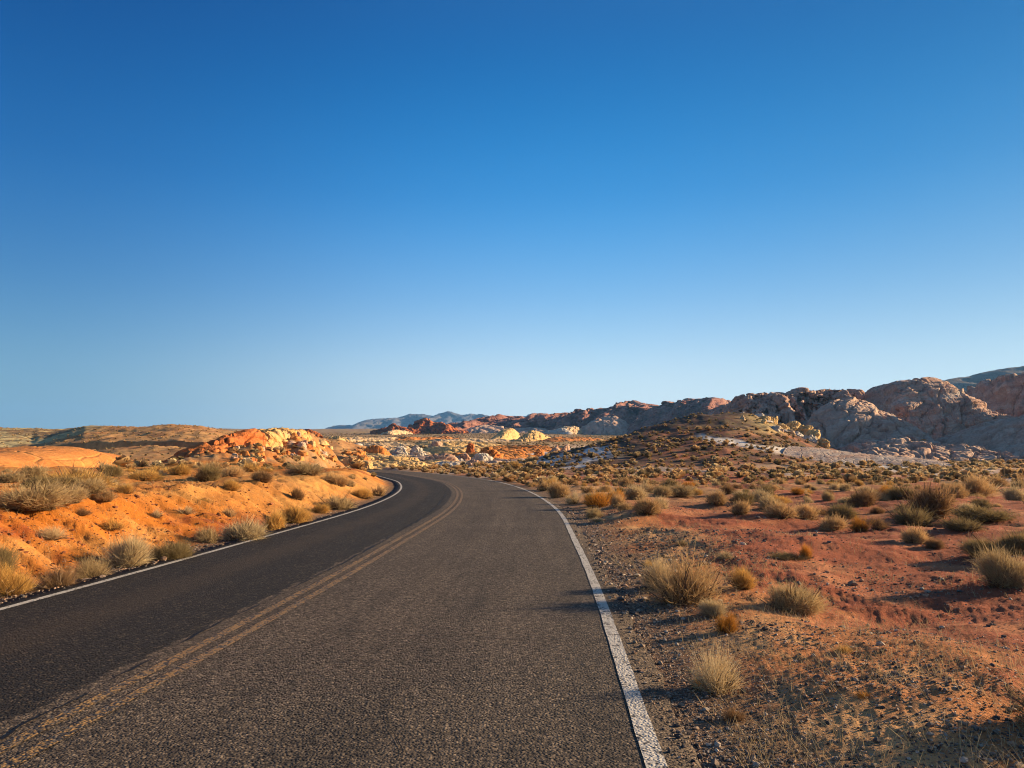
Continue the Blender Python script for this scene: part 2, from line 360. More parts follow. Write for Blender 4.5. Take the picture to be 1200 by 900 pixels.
M_RAMP = mat_rock('striped_slickrock', [(0, (0.28, 0.13, 0.09)), (0.35, (0.36, 0.25, 0.20)), (0.7, (0.42, 0.34, 0.29)), (1, (0.48, 0.42, 0.36))], band=1.6, tilt=(-0.5, 0.9, 1), vamt=0.15)
M_GREY = mat_rock('grey_sandstone', [(0, (0.34, 0.165, 0.11)), (0.4, (0.50, 0.31, 0.215)), (0.75, (0.57, 0.41, 0.30)), (1, (0.60, 0.47, 0.36))], band=0.8, tilt=(-0.5, 0.1, 1), vamt=0.2)
M_FARRED = mat_rock('far_red_cliff', [(0, (0.20, 0.08, 0.06)), (0.5, (0.34, 0.15, 0.105)), (0.8, (0.42, 0.23, 0.165)), (1, (0.45, 0.32, 0.24))], band=0.18, tilt=(0.1, 0, 1), bump=1.5, detail=0.12)
M_RIDGE = mat_rock('dark_ridge_rock', [(0, (0.10, 0.065, 0.05)), (0.5, (0.15, 0.10, 0.075)), (1, (0.20, 0.14, 0.10))], band=0.12, bump=1.5, detail=0.08)
M_MOUNT = mat_rock('far_mountain_rock', [(0, (0.07, 0.063, 0.063)), (0.6, (0.13, 0.115, 0.11)), (1, (0.28, 0.24, 0.21))], band=0.03, bump=8, detail=0.012)

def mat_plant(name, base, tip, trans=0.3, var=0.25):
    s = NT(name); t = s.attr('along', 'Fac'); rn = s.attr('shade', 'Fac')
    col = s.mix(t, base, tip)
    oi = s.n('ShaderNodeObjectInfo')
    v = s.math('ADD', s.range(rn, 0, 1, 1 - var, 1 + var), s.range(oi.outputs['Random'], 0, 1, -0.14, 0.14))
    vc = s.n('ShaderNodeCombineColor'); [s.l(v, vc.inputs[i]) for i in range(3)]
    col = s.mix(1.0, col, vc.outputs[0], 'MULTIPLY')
    df = s.n('ShaderNodeBsdfDiffuse'); s.l(col, df.inputs[0]); tr = s.n('ShaderNodeBsdfTranslucent'); s.l(col, tr.inputs[0])
    mx = s.n('ShaderNodeMixShader'); mx.inputs[0].default_value = trans; s.l(df.outputs[0], mx.inputs[1]); s.l(tr.outputs[0], mx.inputs[2])
    s.l(mx.outputs[0], s.out.inputs['Surface']); return s.m
PLANT = {
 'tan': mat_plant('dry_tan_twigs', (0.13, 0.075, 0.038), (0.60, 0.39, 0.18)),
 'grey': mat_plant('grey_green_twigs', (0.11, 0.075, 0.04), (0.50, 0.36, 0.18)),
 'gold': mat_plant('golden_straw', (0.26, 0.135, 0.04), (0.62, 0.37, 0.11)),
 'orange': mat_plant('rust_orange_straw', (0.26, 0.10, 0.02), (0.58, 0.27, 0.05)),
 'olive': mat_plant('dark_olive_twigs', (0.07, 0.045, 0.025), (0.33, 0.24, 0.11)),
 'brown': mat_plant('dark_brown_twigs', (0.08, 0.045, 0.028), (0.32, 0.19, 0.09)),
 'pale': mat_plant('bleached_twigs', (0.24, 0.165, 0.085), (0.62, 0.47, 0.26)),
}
M_WOOD = mat_plant('woody_stems', (0.08, 0.055, 0.04), (0.16, 0.11, 0.07), 0.0)

def mat_asphalt():
    s = NT('asphalt'); P = s.obj(); lat = s.attr('lateral', 'Fac'); lon = s.attr('along', 'Fac')
    vec = s.n('ShaderNodeCombineXYZ'); s.l(lat, vec.inputs[0]); s.l(s.math('MULTIPLY', lon, 0.06), vec.inputs[1])
    streak = s.noise(vec.outputs[0], 5, 4, 0.6); patch = s.noise(P, 0.5, 5, 0.6); wide = s.noise(vec.outputs[0], 1.3, 2, 0.5)
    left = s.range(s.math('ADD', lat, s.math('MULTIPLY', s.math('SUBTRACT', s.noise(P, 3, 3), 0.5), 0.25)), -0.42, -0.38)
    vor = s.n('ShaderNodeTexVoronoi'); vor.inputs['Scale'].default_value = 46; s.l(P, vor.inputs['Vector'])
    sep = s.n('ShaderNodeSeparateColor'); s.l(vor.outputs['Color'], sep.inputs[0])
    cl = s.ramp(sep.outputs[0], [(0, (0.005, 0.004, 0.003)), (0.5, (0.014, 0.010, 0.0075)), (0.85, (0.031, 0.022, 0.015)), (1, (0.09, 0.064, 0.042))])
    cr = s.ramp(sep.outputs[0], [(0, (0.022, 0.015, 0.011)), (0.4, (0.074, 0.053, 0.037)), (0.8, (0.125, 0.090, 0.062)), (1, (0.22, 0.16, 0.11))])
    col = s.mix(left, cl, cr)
    v = s.math('ADD', s.range(streak, 0.3, 0.7, 0.80, 1.20), s.range(patch, 0.3, 0.7, -0.16, 0.16)); v = s.math('ADD', v, s.range(wide, 0.3, 0.7, -0.16, 0.16))
    vc = s.n('ShaderNodeCombineColor'); [s.l(v, vc.inputs[i]) for i in range(3)]
    col = s.mix(1.0, col, vc.outputs[0], 'MULTIPLY')
    # dust-brown wheel track in the left lane, sand at both edges
    trk = s.math('MULTIPLY', s.range(s.math('ABSOLUTE', s.math('ADD', lat, 1.9)), 0.1, 0.6, 0.4, 0, True), s.range(patch, 0.3, 0.7, 0.5, 1))
    col = s.mix(trk, col, (0.085, 0.055, 0.032))
    edge = s.range(s.math('ABSOLUTE', s.math('SUBTRACT', lat, (WR - WL) / 2)), (WR + WL) / 2 + 0.05, (WR + WL) / 2 + 0.5, 0, 1)
    edge = s.math('MULTIPLY', edge, s.range(s.noise(P, 6, 5, 0.7), 0.4, 0.62)); col = s.mix(s.math('MULTIPLY', edge, 0.7), col, (0.15, 0.095, 0.06))
    # crumbling surface near the edge lines
    n2 = s.noise(P, 11, 6, 0.8)
    gr = s.noise(P, 24, 4, 0.75); gv = s.range(gr, 0.3, 0.7, 0.55, 1.4); gc = s.n('ShaderNodeCombineColor'); [s.l(gv, gc.inputs[i]) for i in range(3)]
    col = s.mix(1.0, col, gc.outputs[0], 'MULTIPLY')
    h = s.math('ADD', s.range(vor.outputs['Distance'], 0, 0.6, 1, 0), s.math('MULTIPLY', n2, 1.6))
    h = s.math('ADD', h, s.math('MULTIPLY', sep.outputs[1], 0.7)); h = s.math('ADD', h, s.math('MULTIPLY', s.noise(P, 40, 3, 0.6), 1.0))
    s.principled(col, 0.82, s.bump(h, 1.0, 0.02), 0.25); return s.m
def mat_paint(name, col, worn, amt, under):
    s = NT(name); P = s.obj(); lat = s.attr('lateral', 'Fac'); lon = s.attr('along', 'Fac')
    vec = s.n('ShaderNodeCombineXYZ'); s.l(lat, vec.inputs[0]); s.l(s.math('MULTIPLY', lon, 0.12), vec.inputs[1])
    vor = s.n('ShaderNodeTexVoronoi'); vor.inputs['Scale'].default_value = 46; s.l(P, vor.inputs['Vector'])
    sep = s.n('ShaderNodeSeparateColor'); s.l(vor.outputs['Color'], sep.inputs[0])
    k = s.math('ADD', s.math('MULTIPLY', s.noise(P, 9, 5, 0.7), 1.0), s.math('MULTIPLY', s.noise(vec.outputs[0], 14, 3, 0.6), 0.5)); k = s.math('ADD', k, s.math('MULTIPLY', sep.outputs[0], 0.5))
    f = s.range(k, amt, amt + 0.14)
    c2 = s.mix(s.noise(P, 4, 4), col, worn)
    und = s.ramp(sep.outputs[1], [(0, (0.02, 0.017, 0.015)), (0.6, under), (1, (0.15, 0.12, 0.09))])
    cc = s.mix(f, c2, und)
    h = s.math('ADD', s.range(vor.outputs['Distance'], 0, 0.6, 1, 0), s.math('MULTIPLY', s.noise(P, 40, 3, 0.6), 0.7))
    s.principled(cc, 0.7, s.bump(h, 0.8, 0.008), 0.25); return s.m

# ------------------------------------------------------------------ ground sheet
def build_ground():
    dg = math.pi / 180
    th = np.r_[np.arange(-180, -60, 3.0), np.arange(-60, -41, 0.5), np.arange(-41, 41, 0.115), np.arange(41, 60, 0.5), np.arange(60, 180, 3.0)] * dg
    r = [0.35]
    while r[-1] < 600: r.append(r[-1] * 1.0088)
    while r[-1] < 7000: r.append(r[-1] * 1.035)
    r = np.array(r)
    R, T = np.meshgrid(r, th, indexing='ij')
    X, Y = R * np.sin(T), R * np.cos(T)
    z, m = ground_height(X, Y, True)
    x, y = X.ravel(), Y.ravel()
    off, left, rr, hp, px = m['off'], m['left'], m['r'], m['hp'], m['px']
    _, py = project(x, np.maximum(y, 0.5), z)
    n1 = fbm2(x, y, 5, 4, 71); n2 = fbm2(x, y, 1.3, 4, 73); n3 = fbm2(x, y, 24, 4, 75); n4 = fbm2(x, y, 11, 4, 77); n6 = fbm2(x, y, 0.3, 3, 78)
    def C(*c): return np.array(c)[None, :]
    def mixc(a, b, t): return a + (b - a) * np.clip(t, 0, 1)[:, None]
    one = np.ones((len(x), 1))
    lf = mixc(C(0.46, 0.150, 0.024) * one, C(0.29, 0.072, 0.018) * one, sst(0.05, 0.35, n1 + 0.4 * n2 + 0.35 * n6))
    lf = mixc(lf, C(0.50, 0.23, 0.062) * one, sst(0.05, 0.5, n2 - n1) * 0.8)
    lf = mixc(lf, C(0.50, 0.27, 0.085) * one, sst(14, 30, rr) * 0.7 * sst(-0.35, 0.3, n4))
    rt_tan = mixc(C(0.42, 0.165, 0.062) * one, C(0.58, 0.31, 0.13) * one, sst(-0.15, 0.3, n2 + 0.4 * n6))
    rt_red = mixc(C(0.30, 0.088, 0.042) * one, C(0.42, 0.165, 0.075) * one, sst(0.0, 0.5, n2))
    redm = sst(1.5, 2.3, off + 1.6 * n1 + 1.2 * n2 + 1.0 * n6)
    rt = mixc(rt_tan, rt_red, redm)
    rt = mixc(rt, C(0.45, 0.25, 0.115) * one, sst(18, 34, rr) * sst(-0.15, 0.25, n4) * 0.9)
    rt = mixc(rt, C(0.36, 0.17, 0.10) * one, sst(55, 90, rr) * 0.6)
    rt = mixc(rt, C(0.36, 0.30, 0.26) * one, sst(60, 75, rr) * (1 - sst(110, 125, rr)) * sst(0.05, 0.25, n4 + 0.3 * n2) * 0.8)
    far = mixc(C(0.44, 0.29, 0.13) * one, C(0.37, 0.21, 0.095) * one, sst(-0.3, 0.3, n3))
    col = np.where(left[:, None], lf, rt)
    col = mixc(col, far, sst(75, 130, rr))
    # slickrock country in the middle: yellow, pink, white beds
    bl = m['bl']
    by = mixc(C(0.58, 0.40, 0.16) * one, C(0.52, 0.29, 0.18) * one, sst(-0.15, 0.15, n4 + 0.25 * n2))
    by = mixc(by, C(0.60, 0.50, 0.40) * one, sst(0.05, 0.25, n3 + 0.4 * n1) * 0.8)
    by = mixc(by, C(0.46, 0.19, 0.08) * one, sst(0.12, 0.3, -n3 + 0.4 * n2) * 0.8)
    col = mixc(col, by, bl)
    def wh(h, lo=0.3, hi=1.5): return sst(lo, hi, h)
    col = mixc(col, mixc(C(0.50, 0.27, 0.105) * one, C(0.40, 0.19, 0.075) * one, sst(-0.2, 0.3, n4)), wh(hp['brown']))
    cr = mixc(C(0.52, 0.40, 0.19) * one, C(0.28, 0.17, 0.08) * one, sst(-0.05, 0.2, n3 + 0.3 * n1))
    col = mixc(col, cr, wh(hp['cream'], 1, 4) * (rr > 235))
    rb = mixc(C(0.44, 0.17, 0.05) * one, C(0.34, 0.20, 0.095) * one, sst(-0.2, 0.2, n1 + 0.5 * n2))
    col = mixc(col, rb, wh(hp['rubble'], .2, 1))
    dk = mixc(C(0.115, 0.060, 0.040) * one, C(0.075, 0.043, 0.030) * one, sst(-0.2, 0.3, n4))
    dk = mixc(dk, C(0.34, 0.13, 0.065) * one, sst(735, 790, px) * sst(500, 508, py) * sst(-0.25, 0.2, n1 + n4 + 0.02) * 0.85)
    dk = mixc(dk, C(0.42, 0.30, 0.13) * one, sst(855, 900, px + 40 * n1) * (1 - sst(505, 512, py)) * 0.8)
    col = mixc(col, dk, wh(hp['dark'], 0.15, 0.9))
    # bleached rock showing through low on the dark hill, both sides
    wm = sst(600, 625, px) * (1 - sst(705, 735, px)) * sst(521, 525, py + (px - 690) * 0.03) * (1 - sst(546, 552, py)) * sst(-0.12, 0.08, n4 + 0.4 * n1 + 0.05) * (rr > 80)
    col = mixc(col, C(0.56, 0.50, 0.45) * one, wm)
    st = (py - (505 + (px - 800) * 0.155)); n5 = fbm2(px, py * 4, 60, 3, 79)
    wm2 = sst(805, 830, px) * (1 - sst(1080, 1130, px)) * sst(0, 2, st + 6 * n5) * (1 - sst(7, 11, st + 6 * n5)) * (rr > 80)
    col = mixc(col, C(0.56, 0.50, 0.44) * one, wm2)
    wm = np.maximum(wm, wm2)
    # shoulders: asphalt crumbs and gravel
    sh = (1 - sst(0.15, 1.0 + 0.5 * (n2 + 0.3), off)) * (off > -0.5) * (rr < 90)
    col = mixc(col, C(0.12, 0.082, 0.058) * one, sh * np.where(left, 0.85, 0.85))
    grav = np.clip(np.where(left, 0.04 + 0.5 * sh, 0.10 + 0.55 * sh + 0.30 * sst(-0.1, 0.3, fbm2(x, y, 2.2, 3, 81)) * (1 - sst(2.5, 5, off))), 0, 0.8) * (1 - sst(25, 45, rr))
    grav = grav * np.where(left, 1, 1 - 0.5 * redm)
    scr = sst(95, 140, rr) * (1 - 0.85 * bl) * 0.85 * (1 - wm)
    scr = np.maximum(scr * (1 - wh(hp['brown'])), wh(hp['brown']) * 0.32); scr = np.maximum(scr, wh(hp['dark'], .1, .6) * 0.8 * (1 - wm)); scr = np.maximum(scr, wh(hp['cream']) * 0.55)
    nr, nth = len(r), len(th)
    V = np.c_[x, y, z]
    a = np.arange(nr * nth).reshape(nr, nth); a = np.c_[a, a[:, :1]]
    F = np.stack([a[:-1, :-1], a[:-1, 1:], a[1:, 1:], a[1:, :-1]], -1).reshape(-1, 4)[:, ::-1]
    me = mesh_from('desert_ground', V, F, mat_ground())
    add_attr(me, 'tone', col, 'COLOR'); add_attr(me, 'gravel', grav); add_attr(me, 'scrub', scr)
    link('desert_ground', me, kind='structure')
    return r, th, z.reshape(nr, nth)
GR, GT, GZ = build_ground()
_lr = np.log(GR)
def gh(X, Y):
    """height of the ground sheet as built"""
    X = np.asarray(X, float); Y = np.asarray(Y, float)
    lr = np.log(np.clip(np.hypot(X, Y), GR[0], GR[-2])); t = np.arctan2(X, Y)
    i = np.clip(np.searchsorted(_lr, lr) - 1, 0, len(GR) - 2); j = np.clip(np.searchsorted(GT, t) - 1, 0, len(GT) - 2)
    fi = (lr - _lr[i]) / (_lr[i + 1] - _lr[i]); fj = (t - GT[j]) / (GT[j + 1] - GT[j])
    return (GZ[i, j] * (1 - fi) + GZ[i + 1, j] * fi) * (1 - fj) + (GZ[i, j + 1] * (1 - fi) + GZ[i + 1, j + 1] * fi) * fj
_ys = np.geomspace(3.0, 900, 5000)
def hit(px, py):
    """the spot on the ground seen at a photo pixel"""
    d = ray(px, py); X = d[0] / d[1] * _ys; Z = CAM_H + d[2] / d[1] * _ys
    k = np.argmax(Z < gh(X, _ys))
    if Z[k] >= gh(X[k], _ys[k]): k = len(_ys) - 1
    return X[k], _ys[k]

# ------------------------------------------------------------------ road, markings
def strip(name, lats, z_up, mat, edge_noise=0.0, y0=-60, kind='structure', attr_lat=True, skirts=False, smin=None, smax=None):
    k = np.where((path[:, 1] > y0))[0]
    if smin is not None: k = k[(path[k, 1] >= smin) & (path[k, 1] <= smax)]
    f = np.arange(k[0], k[-1], 0.25)
    ip = lambda a: np.interp(f, np.arange(len(path)), a)
    cx, cy, cz, nx, ny, wd = ip(path[:, 0]), ip(path[:, 1]), ip(zpath), ip(nor[:, 0]), ip(nor[:, 1]), ip(WID)
    al = f * 0.5
    L = np.repeat(np.array(lats)[None, :], len(f), 0)
    Z = np.repeat(np.full(len(lats), z_up)[None, :], len(f), 0)
    if edge_noise:
        L[:, -1] += edge_noise * (fbm2(al, al * 0 + 3, 0.8, 4, 5) + 0.1); L[:, 0] -= edge_noise * (fbm2(al, al * 0 + 9, 0.8, 4, 6) + 0.1)
    if skirts:
        L = np.c_[L[:, :1] - 0.05, L, L[:, -1:] + 0.05]; Z = np.c_[Z[:, :1] - 0.12, Z, Z[:, -1:] - 0.12]
    X = cx[:, None] + nx[:, None] * L * wd[:, None]; Y = cy[:, None] + ny[:, None] * L * wd[:, None]
    V = np.stack([X, Y, cz[:, None] + Z], -1).reshape(-1, 3)
    me = mesh_from(name, V, grid_faces(len(f), L.shape[1], flip=True), mat)
    add_attr(me, 'lateral', L.ravel()); add_attr(me, 'along', np.repeat(al[:, None], L.shape[1], 1).ravel())
    return link(name, me, kind=kind)
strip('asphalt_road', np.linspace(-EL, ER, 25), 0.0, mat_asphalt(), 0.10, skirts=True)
M_WHITEP = mat_paint('worn_white_paint', (0.56, 0.51, 0.44), (0.38, 0.33, 0.27), 1.10, (0.07, 0.055, 0.045))
M_YELP = mat_paint('worn_yellow_paint', (0.34, 0.19, 0.06), (0.21, 0.12, 0.05), 0.93, (0.05, 0.04, 0.032))
strip('white_edge_line', np.array([WR - 0.058, WR, WR + 0.058]), 0.005, M_WHITEP, 0.012)
strip('white_edge_line', np.array([-WL - 0.05, -WL, -WL + 0.05]), 0.005, M_WHITEP, 0.008)
strip('yellow_centre_line', np.array([-0.15, -0.10, -0.05]), 0.005, M_YELP, 0.012)
strip('yellow_centre_line', np.array([0.06, 0.11, 0.16]), 0.005, M_YELP, 0.012)
def mat_crack():
    s = NT('crack_tar'); s.principled((0.008, 0.007, 0.007), 0.7); return s.m
M_CRACK = mat_crack()
def crack(poly, width, seed):
    """a dark irregular crack drawn through ground points, broken here and there"""
    P = np.array(poly, float); L = np.r_[0, np.cumsum(np.hypot(*np.diff(P, axis=0).T))]
    t = np.arange(0, L[-1], 0.03); x = np.interp(t, L, P[:, 0]); y = np.interp(t, L, P[:, 1])
    dx, dy = np.gradient(x), np.gradient(y); m = np.hypot(dx, dy); nx, ny = dy / m, -dx / m
    j = 0.05 * fbm2(t, t * 0 + seed, 0.5, 4, seed); x, y = x + nx * j, y + ny * j
    wd = width * np.clip(0.5 + 1.6 * fbm2(t, t * 0 + 5, 0.9, 4, seed + 3), 0.0, 1.4)
    z = np.full_like(x, 0.006)
    V = np.stack([np.stack([x - nx * wd, y - ny * wd, z], -1), np.stack([x + nx * wd, y + ny * wd, z], -1)], 1).reshape(-1, 3)
    n = len(t); a = np.arange(n - 1) * 2; keep = (wd[:-1] > 0.0005) | (wd[1:] > 0.0005)
    F = np.stack([a, a + 2, a + 3, a + 1], -1)[keep]
    link('road_crack', mesh_from('road_crack', V, F, M_CRACK, False), kind='structure')
def gp(px, py):
    d = ray(px, py); t = -CAM_H / d[2]; return d[0] * t, d[1] * t
crack([gp(395, 737), gp(440, 741), gp(520, 748), gp(600, 749), gp(660, 750), gp(720, 757)], 0.013, 3)
crack([gp(0, 868), gp(60, 833), gp(110, 808), gp(160, 782), gp(215, 752), gp(265, 726), gp(300, 711), gp(345, 688), (-2.72, 12.0), (-2.66, 15), (-2.6, 20), (-2.72, 26), (-3.3, 36)], 0.021, 9)
crack([gp(470, 900), gp(466, 870), gp(450, 830), gp(468, 805)], 0.0035, 15)

# ------------------------------------------------------------------ rock builders
def vnormals(P):
    du = np.gradient(P, axis=0); dv = np.gradient(P, axis=1); n = np.cross(du, dv)
    n /= np.linalg.norm(n, axis=-1, keepdims=True) + 1e-9
    return n
def cells(P, seed):
    """nearest and second nearest feature distance, and a random number per cell"""
    P = np.asarray(P, np.float64); i = np.floor(P).astype(np.int64); f1 = np.full(P.shape[:-1], 9.0); f2 = f1.copy(); rid = np.zeros(P.shape[:-1])
    for a in (-1, 0, 1):
        for b in (-1, 0, 1):
            for c in (-1, 0, 1):
                h = _h(i[..., 0] + a, i[..., 1] + b, i[..., 2] + c, seed); h2 = _h(i[..., 1] + b, i[..., 2] + c, i[..., 0] + a, seed + 7)
                q = np.stack([i[..., 0] + a + (h & 1023) / 1024, i[..., 1] + b + (h >> 10 & 1023) / 1024, i[..., 2] + c + (h >> 20 & 1023) / 1024], -1)
                d = np.linalg.norm(P - q, axis=-1); n = d < f1
                f2 = np.where(n, f1, np.minimum(f2, d)); rid = np.where(n, (h2 & 4095) / 4095, rid); f1 = np.where(n, d, f1)
    return f1, f2, rid
def rocky(P, amp, L, seed, crack=0.6, strata=0.5, tilt=(0.2, 0.1, 1), thick=None, fine=1.0):
    """weathered sandstone: broad swells, broken blocks with joints between, ledges along the beds, grain"""
    t = np.array(tilt, float); t /= np.linalg.norm(t)
    W = np.stack([fbm3(P, L, 2, seed + 90 + k) for k in range(3)], -1)
    d = amp * 0.9 * fbm3(P, L, 2, seed)
    Q = P + W * L * 0.35; Q = Q + t * (Q @ t)[..., None] * 0.8
    f1, f2, rid = cells(Q / (L * 0.42), seed + 20); d = d + amp * 0.55 * crack * (rid - 0.5) - amp * 0.75 * crack * np.exp(-((f2 - f1) / 0.07) ** 2)
    f1, f2, rid = cells(Q / (L * 0.15), seed + 21); d = d + fine * (amp * 0.22 * crack * (rid - 0.5) - amp * 0.25 * crack * np.exp(-((f2 - f1) / 0.09) ** 2))
    if strata:
        th = thick or L * 0.3
        ph = (P @ t) / th + 0.5 * fbm3(P, L * 1.2, 2, seed + 60)
        fr = ph - np.floor(ph); d = d + amp * 0.5 * strata * (sst(0, 0.2, fr) * (1 - fr) - 0.3)
        ph = ph * 3.7; fr = ph - np.floor(ph); d = d + amp * 0.16 * strata * (sst(0, 0.25, fr) * (1 - fr) - 0.3)
    return d + amp * 0.10 * fbm3(P, L * 0.08, 3, seed + 70)
def massif(name, label, sil, front, back, mat, prof=(2.0, 0.6), nu=160, nv=90, amp=1.0, L=8.0, seed=1, crack=0.6, strata=0.5, tilt=(0.2, 0.1, 1), gully=0.0, gw=14.0, **kw):
    return massif_(name, label, sil, front, back, mat, prof, nu, nv, amp, L, seed, crack, strata, tilt, gully=gully, gw=gw, **kw)
def massif_(name, label, sil, front, back, mat, prof=(2.0, 0.6), nu=160, nv=90, amp=1.0, L=8.0, seed=1, crack=0.6, strata=0.5, tilt=(0.2, 0.1, 1), ang=None, drop=1.0,
           kind=None, cat='rock', group=None, backprof=None, rough_crest=0.0, gully=0.0, gw=14.0):
    S = np.array(sil, float); px = np.linspace(S[0, 0], S[-1, 0], nu)
    py = np.interp(px, S[:, 0], S[:, 1]); D = np.interp(px, S[:, 0], S[:, 2])
    if rough_crest: py = py + rough_crest * fbm2(px, px * 0, (px[-1] - px[0]) / 12, 5, seed + 5, 0.6)
    c = np.stack([at(a, b, d) for a, b, d in zip(px, py, D)])
    ch = c[-1, :2] - c[0, :2]; ch /= np.linalg.norm(ch)
    f = np.array((ch[1], -ch[0]))
    if f @ c.mean(0)[:2] > 0: f = -f
    if ang is not None: f = np.array((math.sin(ang), math.cos(ang)))
    vf = np.linspace(0, 1, int(nv * 0.66)) ** 1.1; vb = -np.linspace(1, 0, nv - len(vf) + 1)[:-1]; v = np.r_[vb, vf]
    dist = np.where(v > 0, v * front, v * back)
    XY = c[:, None, :2] + f[None, None, :] * dist[None, :, None]
    if gully:
        gn = fbm2(px[:, None] + 0 * v[None], 0 * px[:, None] + 1.6 * v[None] * gw, gw, 4, seed + 33); ev = np.clip(np.where(v > 0, v, 0) * 4, 0, 1)
        XY = XY + f * (gn * ev[None] * front * gully)[..., None]
    zb = gh(XY[..., 0], XY[..., 1]) - drop
    bp = backprof or prof
    p = np.where(v > 0, (1 - np.abs(v) ** prof[0]) ** prof[1], (1 - np.abs(v) ** bp[0]) ** bp[1])
    Z = zb + np.maximum(c[:, None, 2] - zb, -0.5) * p[None, :]
    P = np.concatenate([XY, Z[..., None]], -1)
    n = vnormals(P); n = n * np.sign(n[..., 2:3] + 1e-6)
    P = P + n * rocky(P, amp, L, seed, crack, strata, tilt, fine=0.45)[..., None]
    me = mesh_from(name, P.reshape(-1, 3), grid_faces(nu, len(v), flip=True), mat)
    # make sure that the faces look up
    me.update()
    if me.polygons[len(me.polygons) // 2].normal.z < 0: me.flip_normals()
    return link(name, me, label, cat if not kind else None, group, kind)
def boulder(name, label, cx, top, wpx, D, mat, seed, depth=0.8, power=2.6, lean=0.0, amp=0.16, rot=None, group=None, bury=0.3, res=(72, 44), cat='rock', crack=0.7, hmin=0.4, strata=1.0, round_=9.0, peak=None):
    """a block of rock: a rounded body cut by a dozen random planes, then weathered"""
    X = (cx - 600) / FPX * D; zb = float(gh(X, D)) - bury; zt = zray(top, D)
    H = max(zt - zb, hmin); W = wpx * D / FPX / 2; r = random.Random(seed); rot = r.uniform(-0.6, 0.6) if rot is None else rot
    u = np.linspace(0, 2 * math.pi, res[0], endpoint=False); v = np.linspace(-0.35, 1, res[1]) * math.pi / 2
    U, Vv = np.meshgrid(u, v, indexing='ij')
    n = np.stack([np.cos(Vv) * np.cos(U), np.cos(Vv) * np.sin(U), np.sin(Vv)], -1)
    inv = np.full(U.shape, 0.0); k = round_
    for j in range(15):
        a = r.uniform(0, 2 * math.pi); e = r.uniform(-0.15, 1.1) if j > 4 else r.uniform(-0.1, 0.35)
        pn = np.array((math.cos(a) * math.cos(e), math.sin(a) * math.cos(e), math.sin(e))); dd = r.uniform(0.72, 1.0)
        inv = inv + np.maximum(n @ pn / dd, 0) ** k
    inv = inv + (np.maximum(n[..., 2], 0) / (peak or r.uniform(0.55, 0.72))) ** k + (np.sqrt(n[..., 0] ** 2 + n[..., 1] ** 2) / 0.9) ** k
    q = n * (inv ** (-1 / k))[..., None]
    q = q / np.array([np.abs(q[..., 0]).max(), np.abs(q[..., 1]).max(), q[..., 2].max()])
    q[..., 2] = np.maximum(q[..., 2], -0.3); flare = 1 + 0.22 * (1 - np.clip(q[..., 2], 0, 1))
    q = q * np.stack([flare * W, flare * W * depth, np.full_like(flare, H)], -1)
    c, s_ = math.cos(rot), math.sin(rot); q[..., 0] += lean * q[..., 2]
    q = np.stack([q[..., 0] * c - q[..., 1] * s_, q[..., 0] * s_ + q[..., 1] * c, q[..., 2]], -1)
    nrm = q / np.array([W * W, W * W, H * H]); nrm /= np.linalg.norm(nrm, axis=-1, keepdims=True) + 1e-9
    Lr = max(W, H) * 1.1
    q = q + nrm * rocky(q + seed * 13.7, amp * min(W, H) * 1.1, Lr, seed, crack, strata)[..., None] * sst(1.0, 0.9, Vv / (math.pi / 2))[..., None]
    n_, m = res; a = np.arange(n_ * m).reshape(n_, m); a = np.r_[a, a[:1]]
    F = np.stack([a[:-1, :-1], a[1:, :-1], a[1:, 1:], a[:-1, 1:]], -1).reshape(-1, 4)
    me = mesh_from(name, q.reshape(-1, 3), F, mat)
    return link(name, me, label, cat, group, loc=(X, D, zb))

# ------------------------------------------------------------------ far land
massif('far_mountain', None, [(355, 510, 6400), (375, 505.5, 6400), (390, 503, 6400), (420, 495.5, 6400), (440, 492, 6400), (468, 490, 6400), (490, 484.5, 6400), (498, 484, 6400), (508, 487, 6400), (525, 483, 6400), (540, 487.5, 6400), (552, 485.5, 6400), (566, 483.5, 6400),
    (580, 490, 6400), (612, 487, 6400), (632, 483.5, 6400), (648, 487, 6400), (680, 489, 6400), (720, 494, 6400), (780, 505, 6400)], 900, 1400, M_MOUNT, (1.3, 1.1), 260, 60, 40, 400, 3, 0.3, 0.0, drop=40, kind='structure', rough_crest=4.5, gully=0.5, gw=25)
massif('dark_ridge', None, [(930, 482, 1500), (960, 471, 1500), (990, 462.5, 1500), (1015, 459, 1500), (1040, 455.5, 1500), (1060, 455, 1500), (1080, 450, 1500), (1100, 447, 1500), (1130, 441, 1500), (1160, 435, 1500), (1200, 428, 1500), (1260, 424, 1500), (1340, 414, 1500),
    (1450, 405, 1500), (1600, 420, 1500), (1900, 460, 1500)], 420, 600, M_RIDGE, (1.5, 1.2), 240, 70, 7, 90, 5, 0.4, 0.2, drop=15, kind='structure', rough_crest=1.2, gully=0.4, gw=40)
massif('red_cliff_ridge', None, [(535, 506, 1250), (552, 497, 1250), (560, 492, 1250), (572, 490.5, 1240), (580, 488.5, 1230), (588, 491, 1230), (598, 488, 1220), (606, 488.5, 1220), (615, 491, 1210), (622, 488.5, 1200), (640, 487, 1180), (660, 486.5, 1160), (672, 482.5, 1150), (690, 480, 1140),
    (712, 478.5, 1120), (727, 478, 1110), (733, 471, 1100), (741, 469.8, 1100), (748, 472.5, 1090), (762, 474.5, 1080), (775, 475.5, 1060), (784, 471.5, 1050), (800, 469.5, 1040), (820, 469, 1020), (845, 467.5, 1000), (853, 468.5, 980), (857, 472, 980), (864, 476, 970), (900, 476, 960), (960, 480, 950), (1010, 492, 950)],
    150, 300, M_FARRED, (1.9, 1.15), 520, 110, 6, 55, 8, 0.8, 0.5, drop=8, kind='structure', rough_crest=1.4, gully=0.55, gw=16)
